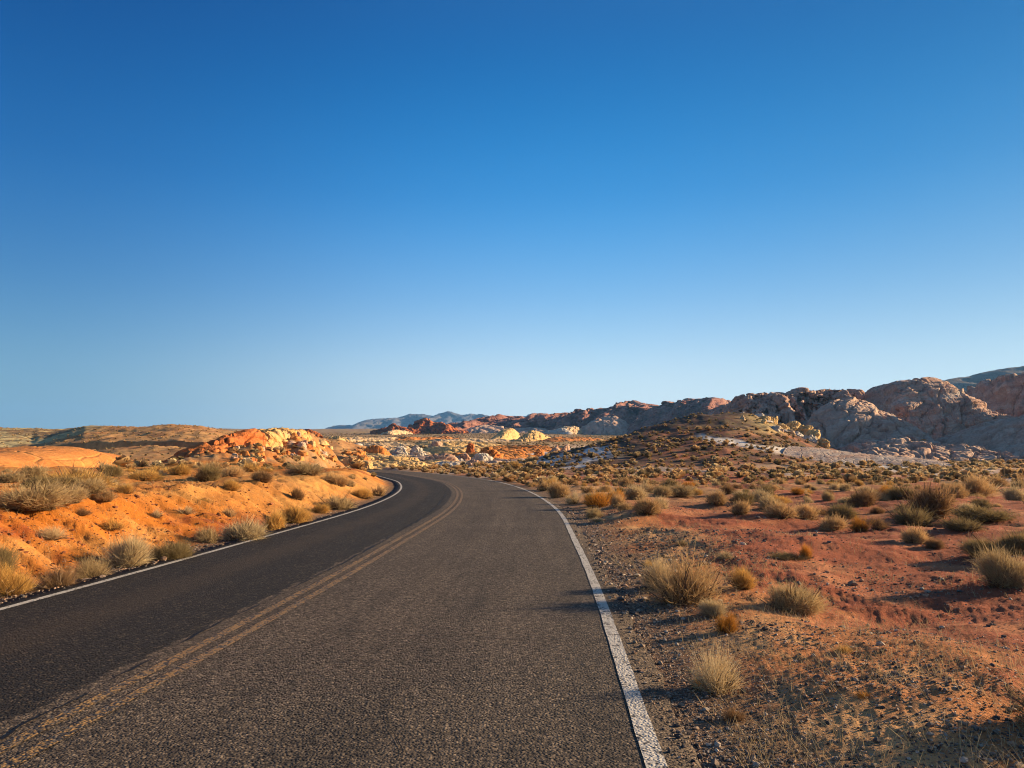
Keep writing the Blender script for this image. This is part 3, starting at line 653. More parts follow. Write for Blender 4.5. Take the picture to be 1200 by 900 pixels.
massif('pale_talus_slope', 'pale grey rock buttress leaning against the foot of the red cliff ridge', [(676, 506, 1000), (688, 497, 995), (700, 489, 990), (712, 486.5, 985), (722, 487.5, 980), (735, 495, 975), (752, 502, 970), (770, 507, 970)], 70, 100, M_GREY, (1.6, 1.0), 90, 50, 7, 35, 21, 0.8, 0.3, drop=5)
massif('pale_talus_slope', 'low pale rock apron at the foot of the red cliff ridge above the yellow fin', [(545, 506, 1050), (555, 500, 1050), (566, 497, 1045), (580, 500, 1040), (600, 503.5, 1030), (620, 502, 1030), (640, 503, 1020), (655, 506, 1010)], 60, 80, M_GREY, (1.6, 1.0), 90, 40, 5, 30, 23, 0.8, 0.3, drop=5)
massif('red_butte', 'jagged red butte standing on the far flat in front of the blue mountains', [(474, 507, 1026), (482, 501, 1026), (487, 496, 1026), (492, 492.5, 1026), (497, 491, 1026), (502, 491.5, 1023), (506, 494, 1021), (509, 498, 1021), (514, 497.5, 1018), (518, 496.5, 1015), (520, 499, 1013), (525, 497, 1010), (530, 499.5, 1007), (534, 503, 1006), (542, 504, 1004), (550, 508, 999)], 29.7, 40.5, M_RED, (1.7, 0.8), 150, 70, 5.40, 21.6, 301, 1.2, 0.3, drop=2, rough_crest=1.6, gully=0.6, gw=7)
massif('red_butte', 'low broken red rock wall trailing left of the jagged red butte', [(434, 507, 972), (440, 503.5, 972), (449, 502, 972), (453, 500.5, 972), (458, 498.5, 972), (464, 497.5, 972), (468, 500, 972), (476, 501, 975), (484, 502.5, 977), (492, 507, 980)], 18.9, 27.0, M_RED, (1.7, 0.8), 120, 60, 3.38, 13.5, 303, 1.2, 0.3, drop=2, rough_crest=1.6, gully=0.6, gw=6)
massif('rock_ledge', 'pale sunlit ledge in front of the low red rock wall on the far flat', [(454, 508, 891), (459, 504.5, 905), (465, 503.5, 918), (471, 504.5, 932), (478, 506.5, 952), (483, 508.5, 972)], 6.8, 16.2, M_CREAM, (1.7, 0.8), 70, 40, 2.16, 9.5, 305, 1.0, 0.4, drop=1.5, rough_crest=1.0)
massif('red_butte', 'small dark red knob on the skyline right of the pale sandstone blocks', [(346, 509, 420), (352, 505, 420), (357, 503.4, 420), (362, 503.6, 420), (368, 505, 420), (376, 508.5, 420)], 8, 12, M_RED, (1.7, 0.8), 70, 40, 1.2, 6, 307, 1.0, 0.4, drop=1.5, rough_crest=0.8)
massif('rock_ledge', 'pale yellow rock lumps alone on the flat right of the orange dome rock', [(380, 515, 330), (386, 512, 330), (391, 511.2, 330), (396, 512, 330), (402, 513, 330), (409, 516, 330)], 6, 8, M_YELLOW, (1.7, 0.8), 70, 40, 0.9, 4, 309, 1.2, 0.4, drop=1, rough_crest=1.2, ang=math.radians(150))

# ------------------------------------------------------------------ rocks on the left
massif('slickrock_dome', 'broad smooth orange slickrock dome at the left edge below the brown hill', [(-190, 548, 47), (-140, 540, 50), (-90, 533, 53), (-40, 530, 57), (0, 529, 60), (20, 526.5, 62), (45, 523.5, 65), (64, 522.5, 67), (76, 526, 69), (95, 529, 71), (110, 532.5, 73), (118, 538, 74), (122, 549, 74)],
    7, 12, M_ORANGE, (2.6, 0.75), 220, 90, 0.14, 6, 31, 0.08, 1.3, (0.1, 0.25, 1), drop=0.3)
massif('tilted_slab', 'big tilted red sandstone slab rising to a point left of the pale blocks', [(206, 549, 62), (216, 544, 63), (226, 539, 65), (233, 532, 66), (242, 526, 68), (250, 520.5, 70), (258, 515, 71), (266, 511, 73), (275, 507, 75), (283, 503.5, 76), (288, 502.5, 77), (292, 505.5, 78), (297, 508, 79), (301, 520, 80)],
    1.8, 8, M_RED, (5, 0.45), 170, 100, 0.55, 6.0, 35, 1.0, 0.6, (-0.45, 0.2, 1), drop=0.6, backprof=(1.1, 1.0), rough_crest=1.8)
M_ROW = mat_rock('row_sandstone', [(0, (0.52, 0.24, 0.08)), (0.35, (0.57, 0.31, 0.11)), (0.65, (0.60, 0.37, 0.15)), (1, (0.63, 0.45, 0.23))], band=1.0, tilt=(0.9, 0.5, 0.6), vamt=0.15)
massif('sandstone_ridge', 'row of pale sandstone blocks split by fissures, continuing the red slab to the right', [(294, 520, 78), (298, 511, 79), (301, 507.5, 80), (306, 505.5, 81), (310, 506, 82), (312, 509.5, 83), (314, 503.5, 84), (317, 501.8, 85), (321, 502, 86), (323, 506, 87), (325, 503, 88), (329, 501.2, 89), (333, 502, 91),
    (335.5, 505.5, 92), (338, 503, 93), (342, 501.8, 94), (346, 503.5, 95), (349, 507, 97), (353, 515, 98)], 2.0, 4.5, M_ROW, (3.2, 0.55), 300, 90, 0.34, 4.5, 37, 1.1, 0.5, (0.7, 0.4, 0.7), drop=0.6, rough_crest=1.0)
for k, (cx, top, wd, D, mt, lab, lean) in enumerate([
    (351, 509, 10, 97, M_WHITE, 'small white rock just past the right end of the pale blocks', 0),
    (356, 514, 24, 99, M_ORANGE, 'rounded orange dome rock right below the pale blocks', .0),
    (368, 515, 30, 100, M_YELLOW, 'triangular pale slab leaning right of the orange dome rock', -.3),
    (346, 521, 16, 92, M_YELLOW, 'pale boulder at the foot of the orange dome rock', 0),
    (223, 541.5, 9, 61, M_RED, 'short red spire in front of the lower end of the red slab', 0),
    (231, 541, 10, 62, M_RED, 'second red spire nearest the red slab face', 0),
    (213, 543.5, 12, 61, M_RED, 'red stub rock at the low left tip of the slab', 0)]):
    boulder('sandstone_block', lab, cx, top, wd, D, mt, 400 + k, 0.9, 3.4 if k < 4 else 2.6, lean, amp=0.2, bury=0.8, crack=0.7, peak=0.85, round_=6, rot=0.5)
rr = random.Random(5)
for k in range(95):
    cx = rr.uniform(266, 392); f = min((cx - 268) / 110, 1.0)
    top = 541 - 20 * f * rr.uniform(0.4, 1.0) + rr.uniform(-2, 4); D = float(np.interp(cx, [245, 278, 315, 350, 400, 425], [65, 71, 81, 93, 108, 112])) - rr.uniform(-2, 15)
    X = (cx - 600) / FPX * D; z0 = float(gh(X, D)); hh = rr.uniform(0.08, 0.5)
    boulder('rubble_boulder', 'small angular boulder in the rubble slope under the sandstone row', cx, 540 - (z0 + hh - CAM_H) * FPX / D, rr.uniform(5, 15), D, rr.choice([M_PINK, M_YELLOW, M_ORANGE, M_ORANGE, M_RED]), 500 + k, rr.uniform(0.6, 1), rr.uniform(2.4, 4), amp=0.3, bury=0.25, group='boulders in the rubble below the pale sandstone row', res=(28, 18))

# ------------------------------------------------------------------ slickrock country in the middle
for k, (cx, top, wd, D, mt, lab, lean, dep) in enumerate([
    (412, 538, 22, 118, M_YELLOW, 'yellow rock knob at the road bend beside the orange bank', 0, .8),
    (430, 541, 16, 116, M_YELLOW, 'low yellow boulder just right of the knob at the bend', 0, .8),
    (470, 534.5, 62, 140, M_YELLOW, 'long yellow ledge above the far end of the road', 0, .5),
    (478, 542, 44, 124, M_YELLOW, 'broken yellow ledge right at the far end of the road', 0, .5),
    (516, 533, 44, 145, M_PINK, 'pink white sloping slab right of the yellow ledge', 0, .7),
    (528, 541, 50, 130, M_WHITE, 'low whitish slab behind the far right side of the bend', 0, .6),
    (470, 522.5, 20, 190, M_WHITE, 'pale cone-shaped mound with a shaded left face, left of a matching pair', 0, .9),
    (490, 523, 20, 188, M_WHITE, 'pale cone-shaped mound with a shaded left face, right of a matching pair', 0, .9),
    (512, 517.5, 18, 215, M_PINK, 'pinkish pointed rock behind the pale cone-shaped mounds', 0, .8),
    (543, 530, 16, 160, M_PINK, 'square-cut pink boulder left of the orange mound', 0, .9),
    (575, 522, 34, 170, M_ORANGE, 'sunlit orange mound in the centre below the yellow fin', 0, .8),
    (566, 531, 24, 150, M_WHITE, 'white rock hump in front of the orange mound', 0, .8),
    (552, 519.5, 9, 190, M_RED, 'narrow red standing rock left of the orange mound', 0, .8),
    (556, 540, 26, 128, M_PINK, 'low pink rock nearest the right side of the bend', 0, .7),
    (440, 524.5, 40, 180, M_ORANGE, 'long orange ledge left of the pale cone-shaped mounds', 0, .6),
    (418, 529, 34, 155, M_ORANGE, 'flat orange rock between the rubble slope and the yellow ledge', 0, .6),
    (648, 521.5, 14, 210, M_PINK, 'leftmost of two pink fins above the white rock strip', .3, .8),
    (658, 520.5, 14, 205, M_PINK, 'rightmost of two pink fins above the white rock strip', .3, .8),
    (632, 526, 22, 200, M_ORANGE, 'low orange ledge left of the pink fins', 0, .6),
    ]):
    boulder('slickrock_mound', lab, cx, top, wd * 1.1, D, mt, 600 + k, dep, 2.6, lean, amp=0.3, bury=0.8, crack=0.9, peak=0.95 if 'cone' in lab or 'fin' in lab or 'pyramid' in lab or 'pointed' in lab else None, round_=7, rot=0.5)
massif('rock_fin', 'upright yellow fin lit on its right side in front of the red cliffs', [(579, 517, 499), (584, 513, 509), (588, 508.5, 518), (592, 505, 528), (596, 502.6, 536), (599, 502, 544), (602, 503.5, 552), (604, 506.5, 560), (606, 511, 565), (607, 518, 570)], 4.8, 8.0, M_YELLOW, (3.0, 0.7), 90, 60, 1.28, 14.4, 61, 0.9, 0.6, drop=1, rough_crest=1.0)
massif('rock_fin', 'pyramid of broken yellow rock right of the upright fin', [(606, 518, 480), (613, 512.5, 488), (619, 508.5, 496), (624, 505, 506), (628, 504.6, 514), (633, 508, 523), (640, 511.5, 533), (648, 517.5, 544)], 8.0, 9.6, M_YELLOW, (1.8, 0.85), 100, 60, 2.08, 12.8, 63, 1.2, 0.6, drop=1, rough_crest=1.4)
massif('rock_fin', 'pale square boulder with a sunlit right end in front of the red cliff ridge', [(657, 508, 911), (661, 501.5, 915), (665, 499.8, 922), (671, 499.2, 931), (675, 500.5, 941), (677, 503.5, 948), (678, 508, 952)], 6.9, 13.8, M_CREAM, (3.0, 0.6), 80, 50, 2.53, 16.1, 65, 1.0, 0.8, drop=1, rough_crest=1.0)
massif('rock_ledge', 'low white rock trailing left of the pale square boulder, in shade', [(634, 508, 913), (641, 505.5, 913), (648, 504, 913), (655, 502.3, 911), (661, 502, 906), (667, 505, 906), (671, 508, 906)], 11.0, 17.6, M_WHITE, (2.0, 0.7), 80, 50, 1.98, 17.6, 67, 1.0, 0.6, drop=1, rough_crest=1.0)
for k, (lab, x0, x1, y, D, mt) in enumerate([('low orange shelf crossing the far flat below the jagged red butte', 455, 540, 512.5, 520, M_ORANGE), ('long low cream shelf on the far flat left of the yellow fin', 500, 590, 514.5, 430, M_CREAM), ('low cream shelf on the far flat below the skyline knob', 392, 470, 512.8, 470, M_CREAM), ('low red shelf on the far flat right of the yellow pyramid', 640, 700, 513, 480, M_ORANGE)]):
    xs = np.linspace(x0, x1, 9)
    massif('rock_shelf', lab, [(x, y + (4 if i in (0, 8) else 0) + 0.7 * math.sin(x * .3 + k), D * (1 + 0.02 * i)) for i, x in enumerate(xs)], 14, 12, mt, (1.8, 0.8), 150, 50, 0.9, 12, 690 + k, 1.1, 0.9, drop=0.8, rough_crest=1.6, gully=0.3, gw=14)
LEDGES = [   # photo x from, to, near depth, crest y, front
 ('yellow cliff at the inside of the bend behind the orange bank', 392, 452, 116, 541, 9, M_YELLOW),
 ('long yellow cliff just beyond the far end of the road', 440, 508, 122, 541, 9, M_YELLOW),
 ('short yellow cliff right of the long one beyond the road', 492, 535, 126, 542, 8, M_YELLOW),
 ('cream ledge at the far right side of the bend', 525, 580, 132, 541.5, 9, M_CREAM),
 ('low pink ledge farthest right in the slickrock before the white strip', 560, 618, 142, 540, 9, M_PINK),
 ('second tier yellow ledge above the cliff at the inside of the bend', 385, 445, 146, 533, 11, M_YELLOW),
 ('cream ledge rising behind the long yellow cliff', 432, 500, 152, 534.5, 11, M_CREAM),
 ('pink streaked ledge in the middle of the slickrock', 488, 550, 158, 534, 11, M_PINK),
 ('orange ledge in the middle right of the slickrock', 535, 605, 168, 531, 12, M_ORANGE),
 ('orange ledge below the pale rubble slope', 378, 440, 182, 526, 13, M_ORANGE),
 ('cream ledge under the pale cone-shaped mounds', 430, 510, 190, 527, 13, M_CREAM),
 ('yellow ledge behind the orange mound', 500, 580, 205, 524.5, 14, M_YELLOW),
 ('orange red ledge under the upright yellow fin', 560, 650, 222, 523, 15, M_ORANGE),
 ('thin cream ledge farthest back in the slickrock country', 410, 500, 250, 519.5, 16, M_CREAM),
 ('thin yellow ledge far back in front of the jagged red butte', 480, 575, 265, 518, 16, M_YELLOW),
]
for k, (lab, x0, x1, D, y, fr, mt) in enumerate(LEDGES):
    xs = np.linspace(x0, x1, 9); n_ = 1.3 * np.sin(xs * 0.21 + k * 2.1); tl = np.linspace(0, 1, 9)
    sil = [(x, y + (6 if i in (0, 8) else 1.5 if i in (1, 7) else 0) + n_[i], D + 0.20 * D * tl[i]) for i, x in enumerate(xs)]
    massif('slickrock_ledge', lab, sil, fr, fr * 0.8, mt, (2.2, 0.75), 170, 70, 0.5, 8, 650 + k, 1.1, 0.9, (0.25, 0.3, 1), drop=0.5, rough_crest=2.4, gully=0.35, gw=12)
rr = random.Random(8)
for k in range(34):
    D = 112 * (3.0 ** rr.random()); cx = rr.uniform(395, 660); X = (cx - 600) / FPX * D
    z0 = float(gh(X, D)); hh = rr.uniform(0.35, 1.1) * (D / 150) ** 0.5; zone = 'left' if cx < 480 else 'middle' if cx < 570 else 'right'
    tone = rr.choice([('yellow', M_YELLOW), ('pink', M_PINK), ('white', M_WHITE), ('orange', M_ORANGE), ('yellow', M_YELLOW)]); far_ = 'far' if D > 190 else 'near'
    boulder('slickrock_boulder', f'{tone[0]} sandstone boulder in the {far_} {zone} part of the broken slickrock beyond the bend', cx, 540 - (z0 + hh - CAM_H) * FPX / D, rr.uniform(6, 18), D, tone[1], 700 + k,
            rr.uniform(0.5, 1), rr.uniform(2.2, 3.4), rr.uniform(-.2, .2), amp=0.28, bury=0.4, group=f'{tone[0]} boulders, {far_} {zone} slickrock', res=(32, 20))

# ------------------------------------------------------------------ rocks on the right
massif('rock_dome', 'long lumpy buff dome behind the yellow slabs, left of the smooth grey slab', [(842, 492, 285), (852, 480, 285), (862, 468.5, 285), (872, 466.5, 285), (885, 465, 285), (893, 462.5, 285), (903, 463.5, 285), (912, 466, 285), (918, 461.5, 285), (926, 460, 285), (936, 462.5, 285), (948, 459.5, 285), (958, 457.5, 285), (972, 457.5, 285),
    (984, 459.5, 285), (993, 464.5, 285), (998, 469, 285), (1006, 482, 285), (1018, 505, 285), (1030, 525, 285)], 36, 60, M_BUFF, (3.0, 0.85), 300, 120, 2.6, 20, 41, 1.5, 0.7, (-0.3, 0.1, 1), drop=2, rough_crest=1.0, gully=0.35, gw=14)
massif('rock_slab', 'smooth grey slickrock slab sloping down to the right in front of the big dome', [(925, 528, 215), (938, 518, 214), (952, 502, 212), (962, 486, 210), (974, 476, 210), (986, 471, 208), (1000, 469, 206), (1012, 470.5, 204), (1030, 480, 202), (1050, 490, 200), (1070, 499, 198), (1085, 507, 196), (1094, 516, 195), (1100, 527, 194)],
    30, 30, M_GREY, (2.4, 0.9), 200, 110, 1.2, 15, 43, 1.2, 1.2, (-0.5, 0.1, 1), drop=1.5)
massif('rock_dome', 'largest banded sandstone dome with a sunlit right ridge line', [(1012, 522, 245), (1022, 500, 245), (1028, 474, 245), (1031, 460, 245), (1036, 450.5, 246), (1046, 447, 247), (1056, 446.5, 248), (1066, 444.8, 248), (1082, 446, 248), (1092, 449, 248), (1105, 456.5, 246), (1120, 466, 244), (1136, 476.5, 242), (1150, 485, 240), (1163, 492.5, 238), (1172, 498, 236), (1182, 512, 234), (1190, 527, 232)],
    30, 45, M_BUFF, (3.2, 0.9), 260, 130, 1.6, 19, 45, 0.85, 1.7, (-0.12, 0.1, 1), drop=1.5, rough_crest=0.6, ang=math.radians(192))
massif('rock_dome', 'dark reddish cliff rock cut off by the right edge behind the big dome', [(1150, 528, 300), (1158, 500, 300), (1162, 478, 300), (1166, 462, 300), (1170, 450, 300), (1176, 442.5, 300), (1182, 440.5, 300), (1190, 443, 300), (1198, 444, 300), (1210, 443, 300), (1240, 437, 300), (1290, 425, 300), (1350, 420, 300), (1420, 424, 300), (1500, 440, 300), (1580, 480, 300), (1620, 525, 300)],
    40, 60, M_BUFF, (2.6, 0.7), 260, 100, 2.8, 20, 47, 1.4, 0.8, (-0.1, 0.1, 1), drop=2, rough_crest=0.8)
massif('rock_dome', 'shaded grey rounded rock at the right edge below the dark cliff', [(1128, 553, 165), (1138, 538, 165), (1150, 522, 166), (1162, 510, 167), (1175, 501, 168), (1186, 494, 168), (1196, 490.5, 168), (1215, 487, 168), (1250, 480, 168), (1300, 470, 168), (1360, 466, 168), (1440, 476, 168), (1520, 510, 168), (1560, 545, 168)],
    26, 40, M_GREY, (2.0, 0.75), 220, 90, 1.1, 13, 49, 0.9, 1.0, (-0.4, 0.1, 1), drop=1.2)
massif('rock_shelf', 'jumbled low grey rocks at the foot of the largest dome', [(968, 541, 150), (985, 532, 152), (1002, 522, 156), (1018, 516, 160), (1036, 513.5, 162), (1052, 513, 162), (1066, 518, 160), (1085, 517.5, 160), (1104, 521, 158), (1122, 523, 156), (1140, 532, 154), (1155, 545, 152)],
    24, 16, M_GREY, (1.7, 0.8), 170, 80, 1.2, 8, 51, 1.3, 0.5, (-0.3, 0.1, 1), drop=0.8)
massif('rock_shelf', 'pale striped slickrock ramp sloping down to the right below the jumbled rocks', [(925, 524, 118), (950, 524, 118), (985, 528.5, 117), (1020, 533, 116), (1055, 536, 114), (1085, 537.5, 112), (1110, 541, 110), (1130, 546, 108), (1148, 551, 106)],
    12, 10, M_RAMP, (1.5, 0.8), 170, 60, 0.22, 7, 53, 0.4, 1.2, (-0.5, 0.6, 1), drop=0.5)
massif('rock_shelf', 'flat shaded grey rock pavement at the right edge behind the shrubs', [(1025, 561, 80), (1045, 556.5, 80), (1075, 553.5, 80), (1110, 551.5, 80), (1150, 550, 80), (1200, 549, 80), (1280, 547, 80), (1380, 546, 80), (1460, 556, 80)],
    17, 12, M_GREY, (1.6, 0.7), 170, 60, 0.15, 6, 55, 0.5, 0.8, (-0.2, 0.5, 1), drop=0.2)
for k, (cx, top, wd, D, mt, lab, lean, dep) in enumerate([
    (900, 489, 20, 158, M_YELLOW, 'topmost yellow slab on the right flank of the dark hill', .4, .6),
    (911, 497, 20, 152, M_YELLOW, 'yellow slab below the topmost one on the right flank', .4, .6),
    (925, 494, 20, 158, M_YELLOW, 'bright yellow rock highest beside the reddish dome', .3, .7),
    (938, 499, 18, 156, M_YELLOW, 'olive yellow rounded boulder right of the bright yellow rock', .2, .7),
    (948, 504, 18, 152, M_YELLOW, 'small yellow boulder at the right end of the slabs', .2, .7),
    (890, 500, 26, 146, M_WHITE, 'grey white slab on the lower flank left of the yellow slabs', .4, .6),
    (908, 505.5, 26, 142, M_WHITE, 'grey white slab low in the middle of the flank', .4, .6),
    (928, 507, 24, 144, M_WHITE, 'grey white rock below the bright yellow rock', .3, .6),
    (944, 511, 22, 142, M_WHITE, 'bluish white boulder at the bottom right of the slabs', .2, .7),
    (961, 515, 14, 142, M_YELLOW, 'last small yellow rock before the pale ramp', .3, .7),
    (877, 504, 18, 142, M_WHITE, 'leftmost grey rock at the foot of the dark hill flank', .2, .7),
    (1083, 515, 20, 166, M_ORANGE, 'rounded orange boulder under the largest dome', 0, .8),
    (1057, 511, 14, 165, M_RED, 'broken red ledge above the jumbled grey rocks', 0, .8),
    (1022, 520, 14, 156, M_RED, 'small red boulder at the left of the jumbled grey rocks', 0, .8),
    (1185, 546, 40, 105, M_RED, 'low red rock ledge above the flat pavement at the right edge', 0, .5),
    (1118, 533, 24, 150, M_RED, 'rounded red rock hump behind the pale striped ramp', 0, .8),
    ]):
    boulder('sandstone_slab', lab, cx, top, wd * 1.15, D, mt, 900 + k, dep, 2.8, lean * 1.2, amp=0.34, bury=0.8, crack=1.0, peak=0.9, round_=10)

rr = random.Random(21)
for k in range(30):
    f = rr.random(); cx = 868 + 96 * f + rr.uniform(-4, 4); D = rr.uniform(136, 158); X = (cx - 600) / FPX * D; z0 = float(gh(X, D)); hh = rr.uniform(0.25, 0.9)
    nm, mt = rr.choice([('yellow', M_YELLOW), ('grey white', M_WHITE), ('yellow', M_CREAM), ('grey white', M_GREY)])
    boulder('sandstone_boulder', f'small {nm} boulder among the bigger slabs on the right flank of the dark hill', cx, 540 - (z0 + hh - CAM_H) * FPX / D, rr.uniform(6, 15), D, mt, 950 + k, rr.uniform(.6, 1), 2.6, rr.uniform(0, .6), amp=0.3, bury=0.5, group=f'small {nm} boulders on the flank of the dark hill', res=(32, 20), peak=0.85)
massif('unseen_shade_hill', None, [(1415, 540, 350), (1432, 508, 335), (1480, 478, 300), (1560, 362, 245), (1600, 300, 222), (1640, 340, 208), (1690, 540, 195)], 40, 60, M_BUFF, (2.6, 0.8), 120, 70, 2.5, 20, 59, 1.0, 0.6, drop=2, kind='structure')  # unseen hill added beyond the right edge to shade the grey slab

# ------------------------------------------------------------------ plants
def stems_mesh(name, mat, n, seed, height=0.6, root=0.10, wid=0.012, twigs=2, up=0.0, droop=0.15, thin=0.35, low=0.0, twig_len=0.22, rlo=0.65, tlo=0.0, clumpy=0.72):
    """a clump one metre wide: tapering stems that fan out to a mounded outline, each with side twigs"""
    g = np.random.default_rng(seed)
    phi = g.uniform(0, 2 * math.pi, n); c = g.uniform(0, 1, n) ** (1 - up * 0.6); el = np.arcsin(np.clip(c, low, 1.0))
    nc = int(g.integers(5, 9)); cphi = g.uniform(0, 2 * math.pi, nc); csin = g.uniform(0.05, 0.95, nc); cR = g.uniform(0.62, 1.08, nc); ci = g.integers(0, nc, n); inn = g.random(n) < clumpy
    phi = np.where(inn, cphi[ci] + g.normal(0, 0.42, n), phi); el = np.where(inn, np.clip(np.arcsin(csin)[ci] + g.normal(0, 0.26, n), low, 1.5), el)
    lump = np.where(inn, cR[ci], g.uniform(0.55, 0.9, n)) * (1 + 0.0 * phi)
    lump = lump + 0.10 * np.sin(3 * phi + seed) * np.cos(el)
    R = g.uniform(rlo, 1.0, n) * lump
    tip = np.stack([0.5 * R * np.cos(el) * np.cos(phi), 0.5 * R * np.cos(el) * np.sin(phi), height * R * (0.10 + 0.9 * np.sin(el))], -1)
    rp = g.uniform(0, 2 * math.pi, n); rr_ = root * np.sqrt(g.uniform(0, 1, n))
    base = np.stack([rr_ * np.cos(rp) + 0.25 * tip[:, 0] * g.uniform(0, 1, n), rr_ * np.sin(rp) + 0.25 * tip[:, 1] * g.uniform(0, 1, n), np.full(n, -0.04)], -1)
    ctl = (base + tip) / 2 + np.stack([g.normal(0, 0.075, n), g.normal(0, 0.075, n), g.normal(droop * 0.5, 0.075, n)], -1)
    T = np.linspace(0, 1, 5)
    def curves(b, c_, t, w0, w1, a0, a1, sh):
        m = len(T); t_ = T[None, :, None]
        P = (1 - t_) ** 2 * b[:, None] + 2 * t_ * (1 - t_) * c_[:, None] + t_ ** 2 * t[:, None]
        ax = t - b; ax /= np.linalg.norm(ax, axis=1)[:, None] + 1e-9
        rv = g.normal(0, 1, b.shape); sd_ = np.cross(ax, rv); sd_ /= np.linalg.norm(sd_, axis=1)[:, None] + 1e-9
        w_ = (w0 + (w1 - w0) * T)[None, :, None] * 0.5
        V = np.stack([P - sd_[:, None] * w_, P + sd_[:, None] * w_], 2)              # n, m, 2, 3
        nn = len(b); idx = np.arange(nn * m * 2).reshape(nn, m, 2)
        F = np.stack([idx[:, :-1, 0], idx[:, 1:, 0], idx[:, 1:, 1], idx[:, :-1, 1]], -1).reshape(-1, 4)
        al = np.repeat(np.repeat((a0[:, None] + (a1 - a0)[:, None] * T[None])[:, :, None], 2, 2).reshape(-1)[None], 1, 0)[0]
        return V.reshape(-1, 3), F, al, np.repeat(sh, m * 2)
    sh = g.uniform(0, 1, n); z, o = np.full(n, tlo), np.ones(n)
    parts = [curves(base, ctl, tip, wid, wid * thin, z, o, sh)]
    for k in range(twigs):
        s_ = g.uniform(0.45, 0.95, n)[:, None]; b2 = (1 - s_) ** 2 * base + 2 * s_ * (1 - s_) * ctl + s_ ** 2 * tip
        dr = tip - base; dr /= np.linalg.norm(dr, axis=1)[:, None]; dr = dr + g.normal(0, 0.75, (n, 3)); dr[:, 2] += 0.25
        t2 = b2 + dr * (twig_len * g.uniform(0.4, 1.0, n))[:, None]; t2[:, 2] = np.maximum(t2[:, 2], 0.0)
        c2 = (b2 + t2) / 2 + g.normal(0, 0.015, (n, 3))
        parts.append(curves(b2, c2, t2, wid * 0.7, wid * thin * 0.7, tlo + (1 - tlo) * s_[:, 0], o, sh))
    V, F, A, S, k0 = [], [], [], [], 0
    for v, f, a, s_ in parts:
        V.append(v); F.append(f + k0); A.append(a); S.append(s_); k0 += len(v)
    me = mesh_from(name, np.concatenate(V), np.concatenate(F), mat, False)
    add_attr(me, 'along', np.concatenate(A)); add_attr(me, 'shade', np.concatenate(S)); return me
KINDS_ = {   # height, root, width of a stem, up, droop, twigs
 'mound': dict(height=0.48, root=0.20, up=0.0, droop=0.24, twigs=4, twig_len=0.13, rlo=0.62),
 'fan': dict(height=0.80, root=0.12, up=0.55, droop=0.08, twigs=1, low=0.2, twig_len=0.15),
 'sparse': dict(height=0.62, root=0.10, up=0.35, droop=0.10, twigs=3, low=0.10, twig_len=0.17),
 'tuft': dict(height=0.70, root=0.12, up=0.8, droop=0.02, twigs=0, low=0.3),
}
LOD = {'near': (1700, 0.0065), 'mid': (700, 0.011), 'far': (260, 0.021)}
_pool = {}
def plant_mesh(kind, tone, lod, var):
    key = (kind, tone, lod, var)
    if key not in _pool:
        n, wd = LOD[lod]; kw = dict(KINDS_[kind])
        if kind == 'sparse': n = int(n * 0.30)
        if kind == 'tuft': n = int(n * 0.30); wd *= 1.3
        if lod == 'far': kw['twigs'] = min(1, kw['twigs'])
        _pool[key] = stems_mesh(f'{kind}_{tone}', PLANT[tone], n, 100 + var * 31 + len(kind), wid=wd, **kw)
    return _pool[key]
def wood_mesh(var):
    key = ('wood', var)
    if key not in _pool:
        _pool[key] = stems_mesh('woody_base', M_WOOD, 70, 900 + var, height=0.36, root=0.10, wid=0.022, twigs=2, up=0.2, droop=0.05, low=0.08, rlo=0.4)
    return _pool[key]
def set_plant(name, label, cat, X, Y, wm, hm, kind, tone, group=None, lod='near', var=0, parts=True, rot=None, sink=0.02, lean=(0, 0)):
    hgt = KINDS_[kind]['height']; z = float(gh(X, Y)) - sink
    sc = (wm, wm, hm / hgt); rot = rnd.uniform(0, 6.28) if rot is None else rot
    if not parts:
        o = link(name, plant_mesh(kind, tone, lod, var), label, cat, group, loc=(X, Y, z)); o.scale = sc; o.rotation_euler = (lean[0], lean[1], rot); return o
    e = bpy.data.objects.new(name, None); COL.objects.link(e); e.location = (X, Y, z); e.scale = sc; e.rotation_euler = (lean[0], lean[1], rot); e.empty_display_size = 0.2
    e['label'] = label; e['category'] = cat
    if group: e['group'] = group
    link('foliage', plant_mesh(kind, tone, lod, var), parent=e); link('stem', wood_mesh(var % 3), parent=e)
    return e
occupied = []
def hero(px, py, wpx, hpx, kind, tone, label, name='desert_shrub', cat='shrub', lod=None, var=None, group=None):
    X, Y = hit(px, py); k = Y / FPX
    lod = lod or ('near' if Y < 13 else 'mid' if Y < 34 else 'far')
    occupied.append((X, Y, wpx * k * 0.5))
    return set_plant(name, label, cat, X, Y + wpx * k * 0.12, wpx * k * 1.0, hpx * k * 0.92, kind, tone, group, lod, rnd.randrange(4) if var is None else var, parts=(Y < 40 and kind != 'tuft'))
H = hero
